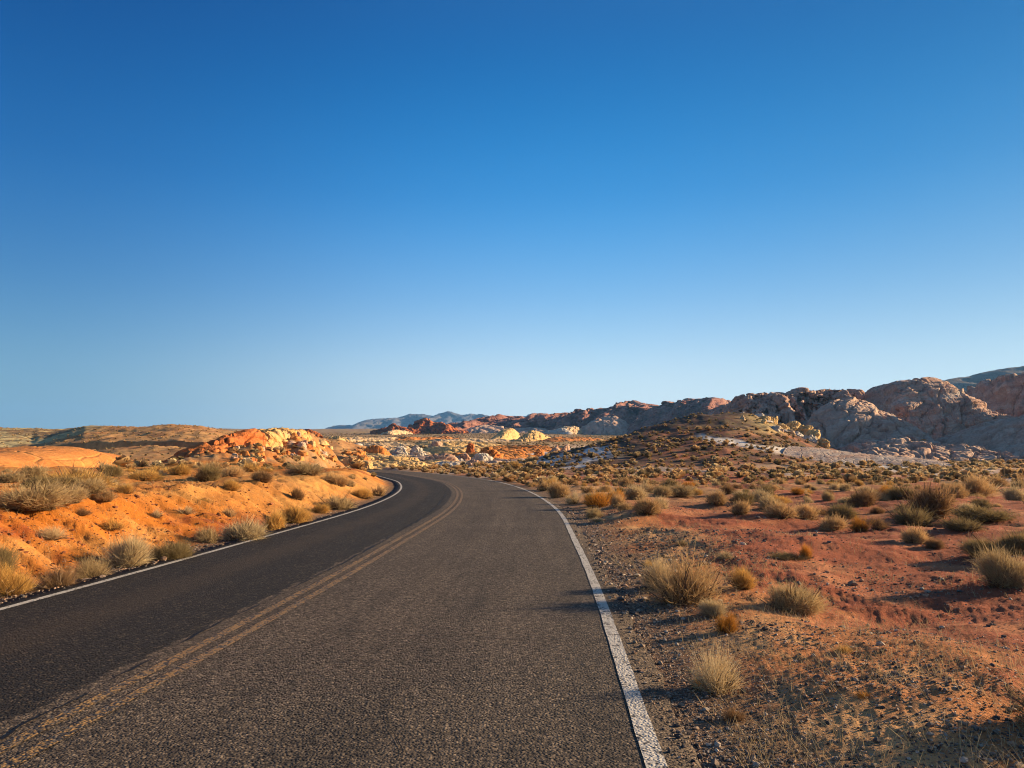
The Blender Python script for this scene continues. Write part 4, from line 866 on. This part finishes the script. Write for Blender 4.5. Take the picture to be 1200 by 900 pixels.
# right verge and flat, near to far
H(803, 709, 112, 60, 'sparse', 'tan', 'widest airy straw bush by the right white line, with thin bare twigs', var=0)
H(775, 692, 50, 52, 'fan', 'pale', 'pale upright straw fan behind the widest airy bush by the line', 'grass_clump', 'grass clump')
H(872, 690, 46, 30, 'fan', 'gold', 'small golden grass clump on the right end of the widest airy bush', 'grass_clump', 'grass clump')
H(853, 742, 38, 27, 'fan', 'orange', 'rust orange grass tuft leaning over the gravel right of the road', 'grass_clump', 'grass clump')
H(838, 722, 40, 20, 'mound', 'pale', 'small pale grey cushion shrub directly behind the rust orange tuft', var=1)
H(842, 812, 66, 60, 'sparse', 'pale', 'nearest bleached twiggy bush beside the white line, thinly branched', var=2)
H(821, 808, 26, 30, 'tuft', 'gold', 'small golden tuft at the foot of the nearest bleached twiggy bush', 'grass_clump', 'grass clump')
H(862, 845, 34, 20, 'sparse', 'brown', 'dead low twigs in front of the nearest bleached twiggy bush', var=1)
H(932, 717, 80, 34, 'mound', 'grey', 'grey domed bush with dark left side alone on the sandy slope beyond the airy bush', var=3)
H(1186, 688, 74, 44, 'mound', 'grey', 'large grey bush at the right edge casting a long shadow over the red soil', var=0)
H(1165, 652, 66, 22, 'mound', 'olive', 'dark spreading shrub just behind the large grey bush at the right edge', var=1)
H(1196, 650, 50, 30, 'mound', 'olive', 'dark green shrub cut by the right edge above the large grey bush', var=2)
H(1292, 872, 150, 80, 'mound', 'olive', 'bush cut off by the right edge whose shadow darkens the lower right corner', var=2)
H(946, 655, 22, 20, 'fan', 'orange', 'rusty grass tuft on the red flat at the tip of a dark twig mat', 'grass_clump', 'grass clump')
H(925, 655, 50, 11, 'sparse', 'olive', 'dark low twig mat left of the rusty tuft on the red flat', var=3)
H(1098, 643, 26, 12, 'mound', 'brown', 'small low brown shrub alone at the far side of the red flat')
H(1073, 636, 34, 22, 'mound', 'tan', 'tan shrub at the edge of the red flat in front of a wider one')
H(1075, 617, 54, 26, 'mound', 'olive', 'wide olive shrub behind the tan shrub at the edge of the red flat')
H(1009, 623, 28, 27, 'fan', 'orange', 'orange straw clump between dark bushes at the edge of the red flat', 'grass_clump', 'grass clump')
H(977, 621, 38, 20, 'mound', 'tan', 'low tan shrub left of the orange straw clump')
H(987, 607, 40, 20, 'mound', 'olive', 'dark green shrub behind the low tan shrub by the orange clump')
H(1032, 620, 34, 16, 'sparse', 'brown', 'brown twiggy shrub right of the orange straw clump')
H(1132, 622, 50, 17, 'mound', 'olive', 'flat olive shrub in front of the long dark hedge of brush')
H(1158, 611, 84, 17, 'mound', 'olive', 'long dark low brush near the right edge in front of the grey pavement')
H(1152, 596, 30, 13, 'mound', 'olive', 'small dark round shrub above the long low brush')
H(1087, 602, 28, 12, 'mound', 'tan', 'small tan shrub right of the wide dark bush')
H(1062, 586, 44, 22, 'mound', 'olive', 'wide dark bush standing tallest on the middle of the right plain')
H(1012, 593, 40, 23, 'mound', 'brown', 'dark brown bush left of the tallest wide dark bush')
H(917, 607, 44, 19, 'mound', 'tan', 'tan cushion shrub at the left of the row along the red flat')
H(948, 609, 36, 19, 'mound', 'tan', 'greyish tan shrub second in the row along the red flat')
H(905, 597, 36, 16, 'mound', 'grey', 'grey cushion shrub behind the row along the red flat')
H(867, 603, 30, 18, 'mound', 'tan', 'round tan shrub at the left tip of the red flat')
H(872, 591, 36, 15, 'mound', 'olive', 'olive grey shrub behind the round tan one at the tip of the red flat')
H(897, 584, 32, 17, 'mound', 'olive', 'dark green shrub highest behind the tan cushions')
H(841, 592, 30, 17, 'mound', 'tan', 'round tan shrub standing apart left of the red flat tip')
H(857, 578, 24, 11, 'mound', 'brown', 'dark small shrub behind the round tan one standing apart')
H(797, 582, 42, 14, 'mound', 'grey', 'wide grey tan cushion in the middle of the right plain')
H(785, 570, 34, 13, 'mound', 'olive', 'dark olive cushion behind the wide grey tan cushion')
H(760, 603, 42, 19, 'mound', 'tan', 'round tan shrub alone in front of the orange bush by the road')
H(745, 585, 40, 18, 'mound', 'pale', 'pale yellow shrub right of the orange bush')
H(727, 577, 22, 9, 'mound', 'olive', 'small flat dark green shrub left of the pale yellow one')
H(702, 595, 46, 29, 'fan', 'orange', 'big bright orange bush beside the right white line at the bend', var=1)
H(725, 593, 22, 15, 'mound', 'tan', 'small tan shrub touching the right side of the big orange bush')
H(672, 591, 24, 17, 'sparse', 'pale', 'bleached twiggy shrub left of the big orange bush at the road edge')
H(655, 583, 34, 20, 'mound', 'tan', 'tan shrub at the road edge left of the bleached twiggy one')
H(640, 575, 30, 14, 'mound', 'tan', 'tan shrub next along the road edge towards the bend')
H(606, 549, 20, 10, 'mound', 'gold', 'bright yellow green round bush in front of the white rock strip')
H(573, 548.5, 10, 6, 'mound', 'gold', 'tiny yellow green bush left of the bright round one')
H(763, 665, 26, 14, 'tuft', 'gold', 'straw tuft on the sandy verge behind the pale fan', 'grass_clump', 'grass clump')
H(800, 640, 20, 10, 'sparse', 'grey', 'small grey twigs at the near edge of the red soil', 'dead_twigs', 'dead twigs')
H(850, 655, 22, 14, 'sparse', 'pale', 'bleached dead stalks on the sandy rise right of the pale fan', 'dead_twigs', 'dead twigs')
H(990, 765, 26, 14, 'sparse', 'gold', 'thin dry stalks on the open sandy slope below the grey domed bush', 'dead_twigs', 'dead twigs')
H(1015, 818, 26, 12, 'sparse', 'orange', 'low rusty weed on the gravel slope at lower right', 'dead_twigs', 'dead twigs')
# left bank
H(10, 698, 66, 46, 'fan', 'gold', 'golden grass clump at the lower left edge beside the asphalt', 'grass_clump', 'grass clump', var=2)
H(-8, 672, 60, 44, 'fan', 'olive', 'dark straw clump cut by the left edge above the golden one', 'grass_clump', 'grass clump', var=3)
H(62, 690, 50, 30, 'sparse', 'brown', 'brown dead brush between the golden clump and the grey twigs', var=0)
H(103, 678, 50, 28, 'sparse', 'grey', 'grey bare twig bush on the bank beside the left white line', var=1)
H(143, 664, 62, 38, 'mound', 'pale', 'bushy pale shrub nearest the left white line', var=2)
H(200, 656, 62, 24, 'mound', 'olive', 'low olive shrub between the bushy pale shrub and the long pale one', var=3)
H(243, 636, 36, 20, 'mound', 'grey', 'grey shrub at the left end of the long pale shrub', var=0)
H(280, 634, 62, 27, 'mound', 'pale', 'long pale dense shrub beside the left white line', var=1)
H(320, 621, 34, 23, 'mound', 'gold', 'golden round shrub right of the long pale one by the left line', var=2)
H(345, 613, 44, 21, 'mound', 'gold', 'golden shrub second from the long pale one along the left line', var=3)
H(373, 601, 30, 12, 'mound', 'gold', 'low golden shrub behind the dark bush along the left line', var=0)
H(397, 597, 44, 19, 'mound', 'grey', 'dark sided grey bush near the inside of the bend', var=1)
H(424, 584, 28, 13, 'mound', 'gold', 'golden shrub right of the dark sided grey bush', var=2)
H(443, 581, 24, 14, 'mound', 'tan', 'last tan shrub inside the bend beside the white line', var=3)
H(33, 600, 96, 30, 'mound', 'grey', 'wide grey green shrub on top of the left bank at the left edge', var=0)
H(76, 588, 46, 22, 'mound', 'grey', 'grey green shrub right of the wide one on the bank top', var=1)
H(104, 579, 38, 18, 'mound', 'grey', 'round grey shrub on the bank top before the dark brush line', var=2)
H(121, 588, 28, 13, 'mound', 'tan', 'small tan shrub below the round grey one on the bank', var=3)
H(146, 578, 28, 17, 'fan', 'gold', 'upright golden shrub at the right end of the dark brush line', var=0)
H(95, 604, 24, 12, 'sparse', 'brown', 'small brown twig shrub alone on the orange slope', var=1)
H(57, 632, 36, 20, 'sparse', 'pale', 'faint bleached twigs on the orange slope above the golden clump', 'dead_twigs', 'dead twigs', var=2)
H(130, 622, 34, 18, 'sparse', 'gold', 'thin golden stalks on the orange slope above the bushy pale shrub', 'dead_twigs', 'dead twigs', var=3)
H(183, 607, 18, 12, 'sparse', 'pale', 'small bleached twigs on the orange slope left of the straw tuft', 'dead_twigs', 'dead twigs', var=3)
H(215, 602, 26, 12, 'sparse', 'pale', 'straw tuft halfway up the orange slope', 'dead_twigs', 'dead twigs', var=1)
H(268, 605, 20, 10, 'mound', 'tan', 'small tan shrub on the orange slope above the long pale shrub', var=1)
H(305, 564, 28, 14, 'mound', 'brown', 'dark brown rounded shrub on the open sand left of the bend', var=2)
H(270, 574, 26, 12, 'mound', 'gold', 'golden shrub on the open sand left of the dark brown one', var=3)
H(348, 585, 22, 15, 'mound', 'brown', 'brownish shrub above the golden shrubs near the left line', var=0)
H(246, 548, 24, 8, 'mound', 'grey', 'grey cushion in front of the red slab face', var=1)
H(355, 556, 50, 15, 'mound', 'grey', 'spreading grey shrub before the rubble slope', var=2)
H(210, 557, 32, 13, 'mound', 'gold', 'golden shrub below the low end of the red slab', var=3)
H(183, 556, 40, 15, 'fan', 'gold', 'tall golden brush left of the red slab', var=0)
H(165, 563, 44, 15, 'mound', 'gold', 'golden grey shrub in front of the tall golden brush', var=1)
H(40, 571, 50, 14, 'mound', 'olive', 'left dark shrub in the brush line below the orange dome', var=2)
H(75, 572, 44, 14, 'mound', 'olive', 'middle dark shrub in the brush line below the orange dome', var=3)
H(115, 570, 50, 16, 'mound', 'olive', 'right dark shrub in the brush line below the orange dome', var=0)
H(5, 566, 40, 14, 'mound', 'grey', 'grey shrub starting the brush line at the left edge', var=1)

# the many lesser shrubs: every one an object; the farthest as one mass
cand = []
g = np.random.default_rng(77)
def free(X, Y, r):
    return all((X - a) ** 2 + (Y - b) ** 2 > (0.80 * (r + c)) ** 2 for a, b, c in occupied)
N = 6800
Yc = np.sqrt(g.uniform(6.5 ** 2, 128 ** 2, N)); Xc = Yc * g.uniform(-0.80, 0.80, N)
s_, _, wd_ = road_field(Xc, Yc)
off_ = np.where(s_ > 0, s_ - ER * wd_, -s_ - EL * wd_)
zc_ = gh(Xc, Yc); pxs, pys = project(Xc, Yc, zc_)
clump = fbm2(Xc, Yc, 9, 3, 88)
for X, Y, s0, off, px, py, cl in zip(Xc, Yc, s_, off_, pxs, pys, clump):
    if off < 0.5: continue
    right = s0 > 0; u = g.random()
    if right:
        if off < 4.5 and Y < 15: continue
        if py > 608 and 740 < px < 1230: continue                        # the bare red flat and sandy slope
        bare = 0.25 if (py > 585 and 775 < px < 860) else 1.0
        if u > (0.97 if cl > -0.05 else 0.42) * bare: continue
    else:
        if off < 1.2 or Y > 78: continue
        if u > (0.26 if off < 7 else 0.5) * (1 if cl > -0.1 else 0.35): continue
        if px < 125 and py < 556: continue
    wm = float(np.clip(g.lognormal(-0.36, 0.46), 0.2, 1.7))
    if not free(X, Y, wm / 2): continue
    occupied.append((X, Y, wm / 2)); cand.append((Y, X, wm, right, px, off))
cand.sort()
def zone_of(right, px, Y, off):
    if right:
        if off < 3: return 'along the right road edge ' + ('before' if Y < 30 else 'at') + ' the bend'
        a = 'by the road' if px < 760 else 'in the middle' if px < 920 else 'below the grey slab' if px < 1060 else 'towards the right edge'
        b = 'the near right plain' if Y < 28 else 'the brushy right plain' if Y < 50 else 'the far right plain' if Y < 85 else 'the foot of the dark hill'
        return f'{a} on {b}' if Y < 85 else f'{a} at {b}'
    a = 'below the orange dome' if px < 150 else 'below the red slab' if px < 290 else 'near the bend'
    return f'{a} on the ' + ('left bank' if off < 6 else 'sandy left flat' if Y < 45 else 'far left flat')
rest = []
for i, (Y, X, wm, right, px, off) in enumerate(cand):
    if i >= 262: rest.append((X, Y, wm)); continue
    if right:
        tone, kind = g.choice([('tan', 'mound'), ('grey', 'mound'), ('olive', 'mound'), ('brown', 'mound'), ('pale', 'mound'), ('gold', 'fan'), ('orange', 'fan')], p=[.40, .14, .05, .07, .21, .09, .04])
    else:
        tone, kind = g.choice([('tan', 'mound'), ('grey', 'mound'), ('olive', 'mound'), ('gold', 'mound'), ('pale', 'sparse'), ('gold', 'fan')], p=[.24, .24, .10, .22, .08, .12])
    words_ = {'tan': 'tan', 'grey': 'grey green', 'olive': 'dark olive', 'brown': 'dark brown', 'pale': 'pale straw', 'gold': 'golden', 'orange': 'rust orange'}[tone]
    size = 'small' if wm < 0.62 else 'medium' if wm < 0.95 else 'large'
    form = {'mound': 'cushion shrub', 'fan': 'upright grassy shrub', 'sparse': 'thin twiggy shrub'}[kind]
    zn = zone_of(right, px, Y, off)
    hm = wm * g.uniform(0.36, 0.56) * (1.2 if kind == 'fan' else 1)
    set_plant('desert_shrub', f'{size} {words_} {form} {zn}', 'shrub', X, Y, wm, hm, kind, tone, f'{size} {words_} shrubs {zn}', 'near' if Y < 12 else 'mid' if Y < 34 else 'far', int(g.integers(0, 4)), parts=Y < 24)

# far scrub over hills and plains: too many to count
def scrub_mass(name, pts, seed, nst=7):
    g = np.random.default_rng(seed); V, F, A, S = [], [], [], []; k0 = 0
    pts = np.array(pts); n = len(pts); z = gh(pts[:, 0], pts[:, 1])
    for k in range(nst + 3):
        phi = g.uniform(0, 6.283, n); el = g.uniform(0.1, 1.5, n); w = pts[:, 2]
        b = np.stack([pts[:, 0], pts[:, 1], z - 0.05], -1)
        d = np.stack([np.cos(el) * np.cos(phi) * 0.55, np.cos(el) * np.sin(phi) * 0.55, 0.15 + np.sin(el) * 0.42], -1) * w[:, None]
        sdv = np.stack([-np.sin(phi), np.cos(phi), 0 * phi], -1) * (w * 0.22)[:, None]
        q = np.stack([b - sdv * 0.5, b + sdv * 0.5, b + d * 0.75 + sdv, b + d + sdv * 0.2, b + d * 0.75 - sdv], 1)
        V.append(q.reshape(-1, 3)); a = np.arange(n) * 5 + k0
        F.append(np.stack([a, a + 1, a + 2, a + 4], -1)); F.append(np.stack([a + 4, a + 2, a + 3, a + 3], -1)[:, :3]); k0 += n * 5
        A.append(np.tile([0, 0, .7, 1, .7], n)); S.append(np.repeat(g.uniform(0, 1, n), 5))
    V = np.concatenate(V); A = np.concatenate(A); S = np.concatenate(S)
    tri = []
    for f in F:
        if f.shape[1] == 4: tri += [f[:, [0, 1, 2]], f[:, [0, 2, 3]]]
        else: tri.append(f)
    return V, np.concatenate(tri), A, S
def scrub(name, pts, tone, seed, nst=7):
    if len(pts) == 0: return
    V, F, A, S = scrub_mass(name, pts, seed, nst)
    me = mesh_from(name, V, F, PLANT[tone], False); add_attr(me, 'along', A); add_attr(me, 'shade', S); link(name, me, kind='stuff')
n = 26000
Yf = np.sqrt(g.uniform(70 ** 2, 330 ** 2, n)); Xf = Yf * g.uniform(-0.95, 0.95, n)
s_, _, wd_ = road_field(Xf, Yf); offf = np.where(s_ > 0, s_ - ER * wd_, -s_ - EL * wd_)
hp = hill_parts(Xf, Yf); pxf = 600 + FPX * Xf / Yf
ok = (offf > 1.5) & ((Yf > 128) | ((s_ < 0) & (Yf > 78) & (pxf < 420)) | (hp['dark'] > 0.3))
rockland = (pxf > 390) & (pxf < 690) & (Yf > 105) & (Yf < 300); ok &= ~(rockland & (g.random(n) > 0.22))
ok &= ~((pxf > 960) & (Yf > 140)); ok &= ~((hp['brown'] > 0.5) & (g.random(n) > 0.55))
ok &= (hp['cream'] < 2) | (g.random(n) < 0.3)
P_ = np.c_[Xf, Yf, g.uniform(0.3, 0.85, n)]
ok &= ~((hp['dark'] > 0.3) & (g.random(n) > 0.6))
hd = hp['dark'] > 0.3
t1 = g.random(n)
scrub('scattered_scrub', P_[ok & ~hd & (t1 < 0.5)], 'grey', 1); scrub('scattered_scrub', P_[ok & ~hd & (t1 >= 0.5)], 'tan', 2)
scrub('scattered_scrub', P_[ok & hd & (t1 < 0.75)], 'olive', 3); scrub('scattered_scrub', P_[ok & hd & (t1 >= 0.75)], 'tan', 4)
nf = 9000; Y3 = np.sqrt(g.uniform(300 ** 2, 1000 ** 2, nf)); X3 = Y3 * g.uniform(-0.5, 0.35, nf); c3 = fbm2(X3, Y3, 70, 3, 95); k3 = (c3 > -0.05) | (g.random(nf) < 0.25)
P3 = np.c_[X3, Y3, g.uniform(0.7, 2.0, nf)][k3]; scrub('scattered_scrub', P3[::2], 'grey', 5); scrub('scattered_scrub', P3[1::2], 'olive', 6)
rest = np.array(rest); t2 = g.random(len(rest))
for k, (tone, a, b) in enumerate((('tan', 0, .45), ('grey', .45, .7), ('olive', .7, .85), ('pale', .85, 1.0))):
    scrub('distant_scrub', rest[(t2 >= a) & (t2 < b)], tone, 10 + k, 18)

# ------------------------------------------------------------------ dry grass wisps and gravel
def wisps(n, seed):
    g = np.random.default_rng(seed); Y = 3.2 * (34 / 3.2) ** g.random(n * 3); X = Y * g.uniform(-0.85, 0.85, n * 3)
    s_, _, wd_ = road_field(X, Y); off = np.where(s_ > 0, s_ - ER * wd_, -s_ - EL * wd_)
    d = fbm2(X, Y, 1.6, 3, 91); red = (s_ > 0) & (off > 2.5)
    ok = (off > 0.25) & (d + 0.25 * g.normal(0, 1, len(X)) > np.where(red, 0.35, np.where(s_ > 0, 0.02, 0.25)))
    X, Y = X[ok][:n], Y[ok][:n]; z = gh(X, Y); m = len(X)
    h = g.uniform(0.03, 0.12, m); ph = g.uniform(0, 6.28, m); ln = g.uniform(0.3, 1.6, m)
    b = np.stack([X, Y, z - 0.01], -1); t = b + np.stack([np.cos(ph) * ln * h, np.sin(ph) * ln * h, h + 0.01], -1)
    w_ = np.maximum(0.0022, Y * 0.00032); sd_ = np.stack([-np.sin(ph), np.cos(ph), 0 * ph], -1) * w_[:, None]
    V = np.stack([b - sd_, b + sd_, t], 1).reshape(-1, 3); F = np.arange(m * 3).reshape(m, 3)
    me = mesh_from('dry_grass', V, F, PLANT['pale'], False); add_attr(me, 'along', np.tile([0.3, 0.3, 1], m)); add_attr(me, 'shade', np.repeat(g.random(m), 3)); link('dry_grass', me, kind='stuff')
wisps(26000, 5)
def mat_gravel():
    s = NT('gravel'); c = s.attr('tone'); g_ = s.noise(s.obj(), 60, 3, 0.6); v = s.range(g_, 0.3, 0.7, 0.8, 1.2)
    vc = s.n('ShaderNodeCombineColor'); [s.l(v, vc.inputs[i]) for i in range(3)]
    s.principled(s.mix(1.0, c, vc.outputs[0], 'MULTIPLY'), 0.85, None, 0.2); return s.m
def gravel(n, seed):
    g = np.random.default_rng(seed)
    ico = np.array([(0, 0, 1), (.894, 0, .447), (.276, .851, .447), (-.724, .526, .447), (-.724, -.526, .447), (.276, -.851, .447), (.724, .526, -.447), (-.276, .851, -.447), (-.894, 0, -.447), (-.276, -.851, -.447), (.724, -.526, -.447), (0, 0, -1)])
    fc = np.array([(0, 1, 2), (0, 2, 3), (0, 3, 4), (0, 4, 5), (0, 5, 1), (1, 6, 2), (2, 7, 3), (3, 8, 4), (4, 9, 5), (5, 10, 1), (6, 7, 2), (7, 8, 3), (8, 9, 4), (9, 10, 5), (10, 6, 1), (11, 7, 6), (11, 8, 7), (11, 9, 8), (11, 10, 9), (11, 6, 10)])
    Y = 3.0 * (26 / 3.0) ** g.random(n * 4); X = Y * g.uniform(-0.85, 0.85, n * 4)
    s_, _, wd_ = road_field(X, Y); off = np.where(s_ > 0, s_ - ER * wd_, -s_ - EL * wd_)
    d = fbm2(X, Y, 2.2, 3, 81)
    pr = np.where(s_ > 0, 0.95 * np.exp(-np.maximum(off, 0) / 0.5) + 0.50 * sst(-0.15, 0.3, d) * np.exp(-np.maximum(off - 1.2, 0) / 2.2) + 0.03, 0.8 * np.exp(-np.maximum(off, 0) / 0.35) + 0.20)
    ok = (off > -0.12) & (g.random(len(X)) < pr * np.where(off < 0.02, 0.35, 1)); X, Y = X[ok][:n], Y[ok][:n]; m = len(X); z = gh(X, Y)
    sz = np.clip(g.lognormal(-4.85, 0.55, m), 0.004, 0.045) * np.clip(Y / 8, 0.7, 1.5)
    q = ico[None] * g.uniform(0.6, 1.25, (m, 12, 1)); sc = np.stack([sz * g.uniform(.8, 1.4, m), sz * g.uniform(.7, 1.1, m), sz * g.uniform(.45, .8, m)], -1)
    q = q * sc[:, None]; a = g.uniform(0, 6.28, m); c, s2 = np.cos(a)[:, None], np.sin(a)[:, None]
    z = np.where(off[ok][:n] < 0.02, np.maximum(z, 0.0), z)
    q = np.stack([q[..., 0] * c - q[..., 1] * s2, q[..., 0] * s2 + q[..., 1] * c, q[..., 2]], -1) + np.stack([X, Y, z + sz * 0.25], -1)[:, None]
    F = (fc[None] + (np.arange(m) * 12)[:, None, None]).reshape(-1, 3)
    pal = np.array([(.09, .075, .065), (.17, .12, .09), (.26, .18, .12), (.34, .20, .12), (.40, .31, .23), (.06, .05, .045)]); col = pal[g.integers(0, 6, m)] * g.uniform(.8, 1.2, (m, 1)); lf = (s_[ok][:n] < 0) & (off[ok][:n] > 0.7); col[lf] = np.array([(.20, .07, .03)]) * g.uniform(.5, 1.5, (lf.sum(), 1))
    me = mesh_from('gravel', q.reshape(-1, 3), F, mat_gravel(), False); add_attr(me, 'tone', np.repeat(col, 12, 0), 'COLOR'); link('gravel', me, kind='stuff')
gravel(64000, 3)

# ------------------------------------------------------------------ desert air
def haze():
    x0, x1, y0, y1, z0, z1 = -7800, 7800, -7800, 7800, float(GZ.min()) - 1.0, 580.0
    V = [(x, y, z) for z in (z0, z1) for y in (y0, y1) for x in (x0, x1)]
    F = [(0, 2, 3, 1), (4, 5, 7, 6), (0, 1, 5, 4), (1, 3, 7, 5), (3, 2, 6, 7), (2, 0, 4, 6)]
    s = NT('haze_air'); v = s.n('ShaderNodeVolumePrincipled'); v.inputs['Color'].default_value = (0.20, 0.50, 1.0, 1); v.inputs['Density'].default_value = 0.000075; v.inputs['Anisotropy'].default_value = 0.3
    s.l(v.outputs[0], s.out.inputs['Volume'])
    link('haze', mesh_from('haze', V, F, s.m, False), kind='stuff')
haze()
